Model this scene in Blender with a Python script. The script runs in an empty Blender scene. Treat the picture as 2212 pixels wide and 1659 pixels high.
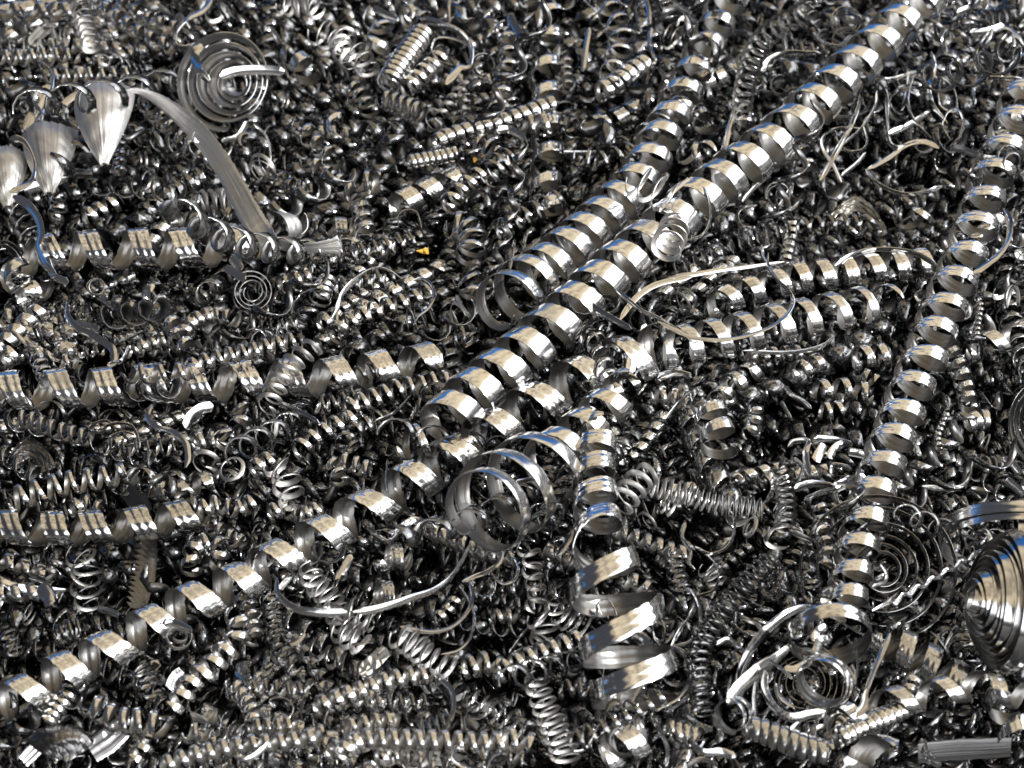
import bpy, math, random
import numpy as np
from mathutils import Vector, Matrix

R = math.radians
random.seed(11)
rng = np.random.default_rng(11)
scene = bpy.context.scene
col = scene.collection

# ------------------------------------------------------------------ camera
HFOV = R(34.0)
DIST = 2.0 / math.tan(HFOV / 2)          # the frame is about 4 units (40 cm) wide at the pile
PITCH = R(47.0)                          # looking down
SLOPE = R(6.0)                          # the heap rises away from the camera
VW, VH = 2212.0, 1659.0                  # measuring grid used for reading positions
FV = VW / 2 / math.tan(HFOV / 2)
PX = 4.0 / VW
CAM = np.array([0.0, -DIST * math.cos(PITCH), DIST * math.sin(PITCH)])
FWD = -CAM / np.linalg.norm(CAM)
RIGHT = np.array([1.0, 0.0, 0.0])
UP = np.cross(RIGHT, FWD)
NRM = np.array([0.0, -math.sin(SLOPE), math.cos(SLOPE)])
YAX = np.array([0.0, math.cos(SLOPE), math.sin(SLOPE)])

cam_data = bpy.data.cameras.new('camera')
cam_data.sensor_width = 36.0
cam_data.angle = HFOV
cam_data.clip_start = 0.05
cam_data.clip_end = 500.0
cam = bpy.data.objects.new('camera', cam_data)
cam.location = CAM
cam.rotation_euler = (R(90) - PITCH, 0, 0)
col.objects.link(cam)
scene.camera = cam
cam_data.dof.use_dof = True
cam_data.dof.focus_distance = 6.35
cam_data.dof.aperture_fstop = 1.35

# ------------------------------------------------------------------ light
SUN = np.array([0.74, -0.52, 0.42]); SUN /= np.linalg.norm(SUN)
sun_data = bpy.data.lights.new('sun', 'SUN')
sun_data.energy = 4.0
sun_data.angle = R(0.5)
sun_data.color = (1.0, 0.97, 0.93)
sun = bpy.data.objects.new('sun', sun_data)
sun.rotation_euler = Vector(SUN).to_track_quat('Z', 'Y').to_euler()
col.objects.link(sun)

world = bpy.data.worlds.new('World')
scene.world = world
world.use_nodes = True
nt = world.node_tree
nt.nodes.clear()


def nd(tree, t, **kw):
    n = tree.nodes.new(t)
    for k, v in kw.items():
        setattr(n, k, v)
    return n


def mth(tree, op, a, b=None, c=None, clamp=False):
    n = nd(tree, 'ShaderNodeMath', operation=op, use_clamp=clamp)
    for i, v in enumerate((a, b, c)):
        if v is None:
            continue
        if isinstance(v, (int, float)):
            n.inputs[i].default_value = v
        else:
            tree.links.new(v, n.inputs[i])
    return n.outputs[0]


def sstep(tree, v, lo, hi):
    n = nd(tree, 'ShaderNodeMapRange', interpolation_type='SMOOTHSTEP')
    tree.links.new(v, n.inputs[0])
    n.inputs[1].default_value = lo
    n.inputs[2].default_value = hi
    return n.outputs[0]


def mixc(tree, fac, a, b):
    n = nd(tree, 'ShaderNodeMix', data_type='RGBA')
    if isinstance(fac, (int, float)):
        n.inputs[0].default_value = fac
    else:
        tree.links.new(fac, n.inputs[0])
    for i, v in ((6, a), (7, b)):
        if isinstance(v, tuple):
            n.inputs[i].default_value = (*v, 1.0)
        else:
            tree.links.new(v, n.inputs[i])
    return n.outputs[2]


tc = nd(nt, 'ShaderNodeTexCoord')
sep = nd(nt, 'ShaderNodeSeparateXYZ')
nt.links.new(tc.outputs['Generated'], sep.inputs[0])
dx, dy, dz = sep.outputs
sky = nd(nt, 'ShaderNodeTexSky', sky_type='NISHITA', sun_disc=False)
sky.sun_elevation = math.asin(SUN[2])
sky.sun_rotation = math.atan2(SUN[0], SUN[1])
SK = 0.1                                                   # background strength


def unit3(x, y, z):
    n = math.sqrt(x * x + y * y + z * z)
    return (x / n, y / n, z / n)


def rad(r, g, b):
    return (r / SK, g / SK, b / SK)


# clear deep-blue band low over the far horizon
tint = nd(nt, 'ShaderNodeMix', data_type='RGBA', blend_type='MULTIPLY')
tint.inputs[0].default_value = 1.0
nt.links.new(sky.outputs[0], tint.inputs[6])
tint.inputs[7].default_value = (0.30, 0.55, 1.0, 1.0)
c = mixc(nt, 0.90, tint.outputs[2], rad(0.03, 0.21, 0.60))
# warm zone added to the sky overhead for tan reflections, broken into patches
vor = nd(nt, 'ShaderNodeTexNoise')
nt.links.new(tc.outputs['Generated'], vor.inputs['Vector'])
vor.inputs['Scale'].default_value = 3.4
vor.inputs['Detail'].default_value = 3.0
patch = sstep(nt, vor.outputs[0], 0.44, 0.66)
warm = mixc(nt, patch, rad(1.05, 0.87, 0.60), rad(0.44, 0.36, 0.27))
ov = sstep(nt, mth(nt, 'ADD', dz, mth(nt, 'MULTIPLY', vor.outputs[0], 0.05)), 0.41, 0.46)
c = mixc(nt, sstep(nt, dy, 0.12, -0.10), c, rad(0.07, 0.07, 0.075))
c = mixc(nt, ov, c, warm)
# sides and rear darkened to grey, shaped to limit the tan reflections
side = mth(nt, 'MAXIMUM', sstep(nt, dx, -0.42, -0.55), sstep(nt, dy, -0.60, -0.75))
c = mixc(nt, mth(nt, 'MULTIPLY', side, sstep(nt, dz, 0.10, 0.30)), c, rad(0.07, 0.073, 0.085))
# bright white overcast on the sun side, from behind round to the right, below the warm layer
arc = mth(nt, 'ADD', mth(nt, 'MULTIPLY', dx, 0.64), mth(nt, 'MULTIPLY', dy, -0.77))
arc = mth(nt, 'MAXIMUM', arc, mth(nt, 'MULTIPLY', dx, 0.95))
arc = mth(nt, 'ADD', arc, mth(nt, 'MULTIPLY', vor.outputs[0], 0.06))
cl = sstep(nt, arc, 0.52, 0.63)
c = mixc(nt, cl, c, rad(3.4, 3.4, 3.4))
# low dark skyline of whatever stands round the heap
low = mth(nt, 'MULTIPLY', sstep(nt, dz, 0.20, 0.13), sstep(nt, arc, 0.05, 0.20))
c = mixc(nt, low, c, rad(0.07, 0.07, 0.078))
# below the horizon
gr = sstep(nt, dz, 0.03, 0.0)
c = mixc(nt, gr, c, rad(0.03, 0.028, 0.026))
bg = nd(nt, 'ShaderNodeBackground')
bg.inputs[1].default_value = SK
nt.links.new(c, bg.inputs[0])
wo = nd(nt, 'ShaderNodeOutputWorld')
nt.links.new(bg.outputs[0], wo.inputs[0])

scene.view_settings.view_transform = 'Standard'
scene.view_settings.look = 'None'
scene.view_settings.exposure = 0.0
scene.view_settings.gamma = 1.0
scene.view_settings.use_curve_mapping = False
scene.cycles.use_denoising = True
scene.cycles.max_bounces = 8
scene.cycles.glossy_bounces = 3
scene.cycles.diffuse_bounces = 2
scene.cycles.sample_clamp_indirect = 6.0
scene.cycles.blur_glossy = 0.3


# ------------------------------------------------------------------ materials
def metal(name, base, rough, bump, streak=(90.0, 1.5), rvar=0.08, tone=0.18, scale=1.0):
    """Cut steel: grooves run along the chip (UV y), fine in UV x."""
    m = bpy.data.materials.new(name)
    m.use_nodes = True
    t = m.node_tree
    b = t.nodes['Principled BSDF']
    b.inputs['Metallic'].default_value = 1.0
    uv = nd(t, 'ShaderNodeUVMap', uv_map='UVMap')
    mp = nd(t, 'ShaderNodeMapping')
    mp.inputs['Scale'].default_value = (streak[0] * scale, streak[1] * scale, 1)
    t.links.new(uv.outputs[0], mp.inputs[0])
    oi = nd(t, 'ShaderNodeObjectInfo')
    off = nd(t, 'ShaderNodeCombineXYZ')
    t.links.new(mth(t, 'MULTIPLY', oi.outputs['Random'], 37.0), off.inputs[2])
    t.links.new(off.outputs[0], mp.inputs['Location'])
    ns = nd(t, 'ShaderNodeTexNoise')
    ns.inputs['Scale'].default_value = 1.0
    ns.inputs['Detail'].default_value = 3.0
    t.links.new(mp.outputs[0], ns.inputs['Vector'])
    # slow stains and tarnish
    mp2 = nd(t, 'ShaderNodeMapping')
    mp2.inputs['Scale'].default_value = (7, 7, 1)
    t.links.new(uv.outputs[0], mp2.inputs[0])
    t.links.new(off.outputs[0], mp2.inputs['Location'])
    n2 = nd(t, 'ShaderNodeTexNoise')
    n2.inputs['Scale'].default_value = 1.0
    n2.inputs['Detail'].default_value = 4.0
    t.links.new(mp2.outputs[0], n2.inputs['Vector'])
    lo = tuple(x * (1 - tone) for x in base)
    hi = tuple(min(1, x * (1 + tone * 0.6)) for x in base)
    c1 = mixc(t, ns.outputs[0], lo, hi)
    dirt = sstep(t, n2.outputs[0], 0.56, 0.75)
    c2 = mixc(t, mth(t, 'MULTIPLY', dirt, 0.45), c1, tuple(x * 0.45 for x in base))
    # some chips came off dull, some bright, a few straw coloured
    vr = nd(t, 'ShaderNodeMapRange')
    t.links.new(oi.outputs['Random'], vr.inputs[0])
    vr.inputs[3].default_value = 0.78
    vr.inputs[4].default_value = 1.12
    tv = nd(t, 'ShaderNodeVectorMath', operation='SCALE')
    t.links.new(c2, tv.inputs[0])
    t.links.new(vr.outputs[0], tv.inputs['Scale'])
    c3 = mixc(t, mth(t, 'MULTIPLY', sstep(t, n2.outputs[0], 0.50, 0.30), 0.5), tv.outputs[0], tuple(x * y for x, y in zip(base, (1.0, 0.92, 0.78))))
    t.links.new(c3, b.inputs['Base Color'])
    rr = mth(t, 'ADD', mth(t, 'MULTIPLY', ns.outputs[0], rvar), rough - rvar * 0.5)
    rr = mth(t, 'ADD', rr, mth(t, 'MULTIPLY', dirt, 0.12), clamp=True)
    rr = mth(t, 'ADD', rr, mth(t, 'MULTIPLY', mth(t, 'FRACT', mth(t, 'MULTIPLY', oi.outputs['Random'], 7.31)), 0.07), clamp=True)
    t.links.new(rr, b.inputs['Roughness'])
    bp = nd(t, 'ShaderNodeBump')
    bp.inputs['Strength'].default_value = bump
    bp.inputs['Distance'].default_value = 0.004
    # chatter steps across the chip break the shine into blocks
    mp3 = nd(t, 'ShaderNodeMapping')
    mp3.inputs['Scale'].default_value = (3.0, 26.0, 1)
    t.links.new(uv.outputs[0], mp3.inputs[0])
    t.links.new(off.outputs[0], mp3.inputs['Location'])
    n3 = nd(t, 'ShaderNodeTexNoise')
    n3.inputs['Scale'].default_value = 1.0
    n3.inputs['Detail'].default_value = 1.0
    t.links.new(mp3.outputs[0], n3.inputs['Vector'])
    hgt = mth(t, 'ADD', ns.outputs[0], mth(t, 'MULTIPLY', n3.outputs[0], 0.9))
    t.links.new(hgt, bp.inputs['Height'])
    t.links.new(bp.outputs[0], b.inputs['Normal'])
    return m


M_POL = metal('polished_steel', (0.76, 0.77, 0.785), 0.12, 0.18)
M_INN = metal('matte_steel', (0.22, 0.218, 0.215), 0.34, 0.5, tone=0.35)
M_GRY = metal('grey_steel', (0.56, 0.555, 0.55), 0.38, 0.4)
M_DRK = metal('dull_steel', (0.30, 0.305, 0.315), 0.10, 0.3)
M_FLK = metal('torn_steel', (0.60, 0.60, 0.605), 0.46, 1.0, streak=(60.0, 2.0), tone=0.4)
M_SHD = metal('shaded_steel', (0.19, 0.195, 0.205), 0.09, 0.3)  # darker copy of the steel: shade inside the heap put into the colour
M_DKS = metal('dark_shade_steel', (0.17, 0.17, 0.175), 0.28, 0.4)  # shade colour for insides of the buried mass; also dark plates and flakes
M_DUL = metal('oily_steel', (0.33, 0.32, 0.30), 0.42, 0.6, tone=0.4)

M_PNT = bpy.data.materials.new('yellow_paint')
M_PNT.use_nodes = True
_b = M_PNT.node_tree.nodes['Principled BSDF']
_n = nd(M_PNT.node_tree, 'ShaderNodeTexNoise')
_n.inputs['Scale'].default_value = 60
M_PNT.node_tree.links.new(mixc(M_PNT.node_tree, _n.outputs[0], (0.50, 0.26, 0.02), (0.66, 0.42, 0.07)), _b.inputs['Base Color'])
_b.inputs['Roughness'].default_value = 0.5

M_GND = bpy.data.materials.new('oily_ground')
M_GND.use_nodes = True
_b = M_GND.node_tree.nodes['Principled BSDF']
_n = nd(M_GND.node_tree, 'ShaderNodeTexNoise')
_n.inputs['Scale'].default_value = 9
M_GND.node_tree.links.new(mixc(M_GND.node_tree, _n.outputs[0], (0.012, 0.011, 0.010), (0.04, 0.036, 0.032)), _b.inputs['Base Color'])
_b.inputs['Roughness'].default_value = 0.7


# ------------------------------------------------------------------ geometry helpers
TILE = {'A': (0, 0), 'B': (830, 0), 'C': (1660, 0), 'D': (0, 620), 'E': (830, 620), 'F': (1660, 620),
        'G': (0, 1245), 'H': (830, 1245), 'I': (1660, 1245)}
Z = 900 / 2212.0                 # tile pixels to source pixels
S = 2212.0 / 2560.0              # source pixels to grid


def grid(tile, p):
    p = np.asarray(p, float)
    if tile == 'V':
        return p[:, :2].copy(), 1.0
    o = np.array(TILE[tile], float)
    return (o + p[:, :2] * Z) * S, Z * S


def onto(xy, h):
    """Where the sight line through grid point xy meets the heap surface raised by h."""
    xy = np.atleast_2d(xy)
    h = np.broadcast_to(np.asarray(h, float), (len(xy),))
    d = (FWD[None] + RIGHT[None] * ((xy[:, :1] - VW / 2) / FV) + UP[None] * ((VH / 2 - xy[:, 1:2]) / FV))
    tt = (h - CAM @ NRM) / (d @ NRM)
    return CAM[None] + d * tt[:, None], tt            # tt is the depth along the camera axis


def unit(a):
    return a / np.maximum(np.linalg.norm(a, axis=-1, keepdims=True), 1e-12)


def spline(p, n):
    """Catmull-Rom through rows of p, resampled evenly along the first two columns."""
    p = np.asarray(p, float)
    if len(p) < 3:
        t = np.linspace(0, 1, n)[:, None]
        q = p[0] * (1 - t) + p[-1] * t
    else:
        e = np.vstack([2 * p[0] - p[1], p, 2 * p[-1] - p[-2]])
        out = []
        for i in range(1, len(e) - 2):
            t = np.linspace(0, 1, 24, endpoint=False)[:, None]
            a, b, c_, d = e[i - 1], e[i], e[i + 1], e[i + 2]
            out.append(0.5 * ((2 * b) + (c_ - a) * t + (2 * a - 5 * b + 4 * c_ - d) * t ** 2 + (3 * b - a - 3 * c_ + d) * t ** 3))
        out.append(p[-1:])
        q0 = np.vstack(out)
        L = np.concatenate([[0], np.cumsum(np.linalg.norm(np.diff(q0[:, :2], axis=0), axis=1))])
        s = np.linspace(0, L[-1], n)
        q = np.stack([np.interp(s, L, q0[:, k]) for k in range(q0.shape[1])], axis=1)
    L = np.concatenate([[0], np.cumsum(np.linalg.norm(np.diff(q[:, :2], axis=0), axis=1))])
    return q, L


def smooth_noise(x, freqs, r):
    out = np.zeros_like(x)
    for f in freqs:
        out += np.sin(x * f + r.uniform(0, 6.28)) * r.uniform(0.5, 1)
    return out / len(freqs)


def frames(P, U0):
    T = unit(np.gradient(P, axis=0))
    U = np.zeros_like(P)
    u = U0
    for i in range(len(P)):
        u = u - T[i] * (u @ T[i])
        n = np.linalg.norm(u)
        if n < 1e-6:
            u = np.cross(T[i], [0.3, 0.5, 0.8]); n = np.linalg.norm(u)
        u = u / n
        U[i] = u
    return T, U, np.cross(T, U)


def sweep(P, N, B, w, th, prof, vscale=1.0):
    """A flat chip with cross-section prof (K,2: across in widths, outwards in widths) along P. N outward, B across."""
    n, K = len(P), len(prof)
    w = np.broadcast_to(np.asarray(w, float), (n,))[:, None, None]
    u = prof[:, 0][None, :, None]
    o = prof[:, 1][None, :, None]
    mid = P[:, None] + B[:, None] * (w * u) + N[:, None] * (w * o)
    thv = np.broadcast_to(np.asarray(th, float), (n,))[:, None, None] * 0.5
    outer = mid + N[:, None] * thv
    inner = (mid - N[:, None] * thv)[:, ::-1]
    V = np.concatenate([outer, inner], axis=1).reshape(-1, 3)
    W = 2 * K
    i = np.arange(n - 1)[:, None]
    k = np.arange(W)[None]
    kn = (k + 1) % W
    F = np.stack([i * W + k, i * W + kn, (i + 1) * W + kn, (i + 1) * W + k], axis=-1).reshape(-1, 4)
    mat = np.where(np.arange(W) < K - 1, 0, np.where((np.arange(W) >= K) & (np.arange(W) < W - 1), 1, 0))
    mat = np.tile(mat, n - 1)
    L = np.concatenate([[0], np.cumsum(np.linalg.norm(np.diff(P, axis=0), axis=1))])
    wu = float(w.mean())
    uu = np.concatenate([prof[:, 0], prof[::-1, 0]]) * wu
    UVv = np.stack([np.broadcast_to(uu[None], (n, W)), np.broadcast_to(L[:, None], (n, W))], axis=-1).reshape(-1, 2)
    caps = np.array([[0, j, W - 1 - j, W - 1] for j in range(0)], int).reshape(-1, 4)
    c0 = []
    for j in range(K - 1):
        c0.append([j, W - 1 - j, W - 2 - j, j + 1])
        e = (n - 1) * W
        c0.append([e + j + 1, e + W - 2 - j, e + W - 1 - j, e + j])
    F = np.vstack([F, np.array(c0)])
    mat = np.concatenate([mat, np.zeros(len(c0), int)])
    return V, F, mat, UVv


def make_mesh(name, V, F, mat, UVv, mats, sharp=R(42)):
    me = bpy.data.meshes.new(name)
    me.vertices.add(len(V))
    me.vertices.foreach_set('co', np.asarray(V, np.float32).ravel())
    me.loops.add(F.size)
    me.loops.foreach_set('vertex_index', F.astype(np.int32).ravel())
    me.polygons.add(len(F))
    me.polygons.foreach_set('loop_start', np.arange(0, F.size, 4, dtype=np.int32))
    me.polygons.foreach_set('material_index', mat.astype(np.int32))
    uvl = me.uv_layers.new(name='UVMap')
    uvl.data.foreach_set('uv', UVv[F.ravel()].astype(np.float32).ravel())
    me.update(calc_edges=True)
    me.validate()
    for m in mats:
        me.materials.append(m)
    me.shade_smooth()
    if sharp:
        me.set_sharp_from_angle(angle=sharp)
    return me


def prof_ribbed(K=13, ribs=2.5, amp=0.013, bow=0.06, seed=0):
    r = np.random.default_rng(seed)
    u = np.linspace(-0.5, 0.5, K)
    o = bow * (0.25 - u * u) * 2 + amp * np.sin(u * ribs * 2 * math.pi + r.uniform(0, 6.28)) + r.normal(0, amp * 0.25, K)
    return np.stack([u, o], axis=1)


PROF3 = np.array([[-0.5, -0.04], [-0.17, 0.05], [0.17, 0.05], [0.5, -0.04]])
PROF2 = np.array([[-0.5, 0.0], [0.5, 0.0]])
STYLE = {
    # materials, profile, segments per turn, thickness in widths, cone angle
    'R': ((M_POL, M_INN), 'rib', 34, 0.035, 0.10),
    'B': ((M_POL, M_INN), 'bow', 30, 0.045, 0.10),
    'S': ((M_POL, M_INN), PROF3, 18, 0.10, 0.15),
    'W': ((M_DRK, M_DRK), PROF3, 18, 0.18, 0.25),
    'M': ((M_GRY, M_GRY), PROF3, 20, 0.12, 0.80),
    'D': ((M_DRK, M_GRY), PROF3, 18, 0.12, 0.90),
    'F': ((M_FLK, M_DUL), 'rib', 40, 0.05, 0.30),
}
CLEAR = []             # (grid x, grid y, radius) kept free of loose surface pieces
things = []            # (object, grid points, label or None)
KIND_INFO = {
    'ribbon_coil': ('metal coil', 'wide ribbon coils winding over the heap'),
    'spring_coil': ('metal coil', 'narrow spring coils in the heap'),
    'flat_spiral': ('metal spiral', 'flat wound spirals'),
    'metal_strand': ('metal strip', 'loose strands and strips'),
    'curled_flake': ('metal flake', 'curled flakes'),
    'small_curl': ('metal curl', 'small single curls in the heap'),
}


def link(name, me, loc, label=None, xy=None, parent=None):
    o = bpy.data.objects.new(name, me)
    o.location = loc
    col.objects.link(o)
    if parent is not None:
        o.parent = parent
        o.location = np.asarray(loc) - np.array(parent.location)
    else:
        o['category'] = KIND_INFO.get(name, (name.replace('_', ' '), ''))[0]
        things.append([o, xy, label])
    return o


def helix_arrays(C, T, U, Vv, rad_, phi, w, style, th=None, cone=None, seed=0, rough=1.0):
    r = np.random.default_rng(seed)
    mats, prof, seg, thw, cn = STYLE[style]
    cone = cn if cone is None else cone
    if isinstance(prof, str):
        prof = prof_ribbed(seed=seed) if prof == 'rib' else prof_ribbed(K=9, ribs=1.5, amp=0.010, bow=0.09, seed=seed)
    radial = np.cos(phi)[:, None] * U + np.sin(phi)[:, None] * Vv
    wob = 1 + 0.035 * rough * smooth_noise(phi, (0.37, 0.83, 1.31, 2.6), r) + 0.010 * rough * smooth_noise(phi, (7.3, 11.7), r)
    P = C + radial * (rad_ * wob)[:, None]
    tan = unit(np.gradient(P, axis=0))
    b = unit(np.cross(tan, radial))
    b *= np.sign(np.sum(b * T, axis=1))[:, None]
    nn = unit(np.cross(b, tan))
    nn *= np.sign(np.sum(nn * radial, axis=1))[:, None]
    b2 = math.cos(cone) * b + math.sin(cone) * nn
    n2 = math.cos(cone) * nn - math.sin(cone) * b
    ww = w * (1 + 0.06 * rough * smooth_noise(phi, (0.9, 2.3, 17.0), r))
    if style in 'RB':
        ww = ww * (1 + r.normal(0, 0.034, len(phi)))
    # short taper at both ends
    k = np.arange(len(P))
    ww = ww * np.clip(0.25 + np.minimum(k, len(P) - 1 - k) / (0.2 * seg), 0.25, 1)
    return P, n2, b2, ww, (np.mean(w) * thw if th is None else th), prof, mats


def coil(tile, pts, r, pitch, w, style='S', L=0.0, label=None, phase=0.0, hand=1, cone=None, name=None, parent=None, rough=1.0, origin=None, th=None):
    pts = [tuple(p) + (0,) * (3 - len(p)) for p in pts]
    xy, k = grid(tile, pts)
    hh = np.array([p[2] for p in pts]) * k
    rr = np.broadcast_to(np.asarray(r, float) * k, (len(pts),))
    ww = np.broadcast_to(np.asarray(w, float) * k, (len(pts),))
    pp = np.broadcast_to(np.asarray(pitch, float) * k, (len(pts),))
    seg = STYLE[style][2]
    if style in 'SWMD':
        L = L + 0.05
    if style == 'M':
        w = np.asarray(w, float) * 1.3
        cone = None if cone is None else cone * 0.75
    if style in 'RB':
        rough = rough * 1.6
    rows = np.column_stack([xy, hh, rr, ww, pp])
    q, s = spline(rows, 200)
    turns = np.sum(np.diff(s) * 0.5 * (1 / q[1:, 5] + 1 / q[:-1, 5]))
    n = max(int(turns * seg), 8)
    q, s = spline(rows, n)
    phi = np.concatenate([[0], np.cumsum(np.diff(s) / (0.5 * (q[1:, 5] + q[:-1, 5])))]) * 2 * math.pi
    seed = int(abs(xy[0, 0] * 13 + xy[0, 1] * 7 + len(things))) + 3
    rs = np.random.default_rng(seed)
    phi = hand * (phi + min(rough, 1.3) * 0.5 * smooth_noise(phi, (0.21, 0.5), rs)) + phase
    mean_r = float(np.mean(q[:, 3])) * PX
    C, dep = onto(q[:, :2], q[:, 2] * PX + mean_r * 0.8 + L)
    sc = dep / FV
    view = unit(CAM[None] - C)
    T, U, Vv = frames(C, view[0])
    arr = helix_arrays(C, T, U, Vv, q[:, 3] * sc, phi, q[:, 4] * sc, style, cone=cone, seed=seed, rough=rough, th=th)
    P, n2, b2, w2, th, prof, mats = arr
    o = C.mean(axis=0) if origin is None else origin
    V, F, mat, uv = sweep(P - o, n2, b2, w2, th, prof)
    for e in q[::max(1, n // 70)]:
        CLEAR.append((e[0], e[1], e[3] * 1.15 + 6))
    nm = name or ('ribbon_coil' if style in 'RB' else 'spring_coil')
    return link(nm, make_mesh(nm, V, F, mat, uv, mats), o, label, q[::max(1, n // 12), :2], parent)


def strand(tile, pts, w, alpha=(0.3, 0.6), L=0.06, label=None, style='S', name='metal_strand', parent=None, taper=True, origin=None, mats=None, teeth=0, th=0.09, prof=None):
    pts = [tuple(p) + (0,) * (3 - len(p)) for p in pts]
    xy, k = grid(tile, pts)
    L = L + (0.05 if name == 'metal_strand' and L > 0.01 else 0)
    hh = np.array([p[2] for p in pts]) * k
    ww = np.broadcast_to(np.asarray(w, float) * k, (len(pts),))
    al = np.interp(np.linspace(0, 1, len(pts)), np.linspace(0, 1, len(alpha)), alpha)
    rows = np.column_stack([xy, hh, ww, al])
    n = max(24, len(pts) * 14) * (4 if teeth else 1)
    q, s = spline(rows, n)
    C, dep = onto(q[:, :2], q[:, 2] * PX + L)
    sc = dep / FV
    view = unit(CAM[None] - C)
    T = unit(np.gradient(C, axis=0))
    U = unit(view - T * np.sum(view * T, axis=1)[:, None])
    Vv = np.cross(T, U)
    a = q[:, 4]
    N = np.cos(a)[:, None] * U + np.sin(a)[:, None] * Vv
    B = np.cross(T, N)
    w2 = q[:, 3] * sc
    if taper:
        kk = np.arange(n)
        w2 = w2 * np.clip(0.3 + np.minimum(kk, n - 1 - kk) / (0.1 * n), 0.3, 1)
    P = C
    if teeth:
        saw = (np.arange(n) / n * teeth) % 1.0
        P = C - B * (w2 * 0.16 * saw)[:, None]
        w2 = w2 * (1 - 0.32 * saw)
    seed = int(abs(xy[0, 0] * 7 + xy[0, 1] * 3)) + 5
    w2 = w2 * (1 + 0.05 * smooth_noise(np.linspace(0, 40, n), (0.4, 1.1), np.random.default_rng(seed)))
    if name == 'strip':
        w2 = w2 * (1 + np.random.default_rng(3).normal(0, 0.16, n) * np.clip(np.linspace(-5, 1, n), 0, 1) + np.random.default_rng(2).normal(0, 0.03, n))
    o = C.mean(axis=0) if origin is None else origin
    for e in q[::4]:
        CLEAR.append((e[0], e[1], e[3] * 0.6 + 8))
    pf = PROF3 if prof is None else prof
    V, F, mat, uv = sweep(P - o, N, B, w2, float(np.mean(w2)) * th, pf)
    mt = mats or STYLE[style][0]
    return link(name, make_mesh(name, V, F, mat, uv, mt), o, label, q[::max(1, n // 8), :2], parent)


def spiral(tile, c0, r0, r1, turns, axis, w, cone=0.0, style='B', L=0.1, label=None, start=0.0, power=1.0, flare=0.0, mats=None, wob=0.05, name='flat_spiral'):
    """A flat (or conical) wound spiral. axis is given as (right, up, toward the camera)."""
    xy, k = grid(tile, [c0])
    n = int(turns * 40)
    t = np.linspace(0, 1, n)
    rr = (r0 + (r1 - r0) * t ** power) * k
    C, dep = onto(xy, L)
    sc = dep[0] / FV
    view = unit(CAM - C[0])
    rt = unit(np.cross(UP, view))
    up = np.cross(view, rt)
    ax = unit(rt * axis[0] + up * axis[1] + view * axis[2])
    U = unit(up - ax * (up @ ax))
    Vv = np.cross(ax, U)
    ph = start + t * turns * 2 * math.pi
    seed = int(xy[0, 0] + xy[0, 1])
    rs = np.random.default_rng(seed)
    rr = rr * (1 + wob * smooth_noise(ph, (0.37, 0.71, 1.0, 1.7), rs))
    radial = np.cos(ph)[:, None] * U + np.sin(ph)[:, None] * Vv
    P = C + radial * (rr * sc)[:, None] + ax * ((1 - t) * cone * k * sc + 0.02 * smooth_noise(ph, (0.8, 1.3), rs))[:, None]
    B = ax * math.cos(flare) + radial * math.sin(flare)
    radial = radial * math.cos(flare) - ax * math.sin(flare)
    o = C[0]
    prof = prof_ribbed(K=9, ribs=1.7, amp=0.02, bow=0.05, seed=seed)
    V, F, mat, uv = sweep(P - o, radial, B, np.asarray(w) * k * sc * (1 + 0.05 * smooth_noise(ph, (0.7, 3.1), rs)), w * k * sc * 0.05, prof)
    CLEAR.append((xy[0, 0], xy[0, 1], r1 * k * (1.0 if axis[2] > 0.6 else 0.8)))
    ga = np.arange(40) * 2.4
    pts = xy + np.stack([np.cos(ga), np.sin(ga)], 1) * (r1 * k * np.sqrt((np.arange(40) + 1) / 40))[:, None]
    return link(name, make_mesh(name, V, F, mat, uv, mats or STYLE[style][0]), o, label, np.vstack([xy, pts]))



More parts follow.
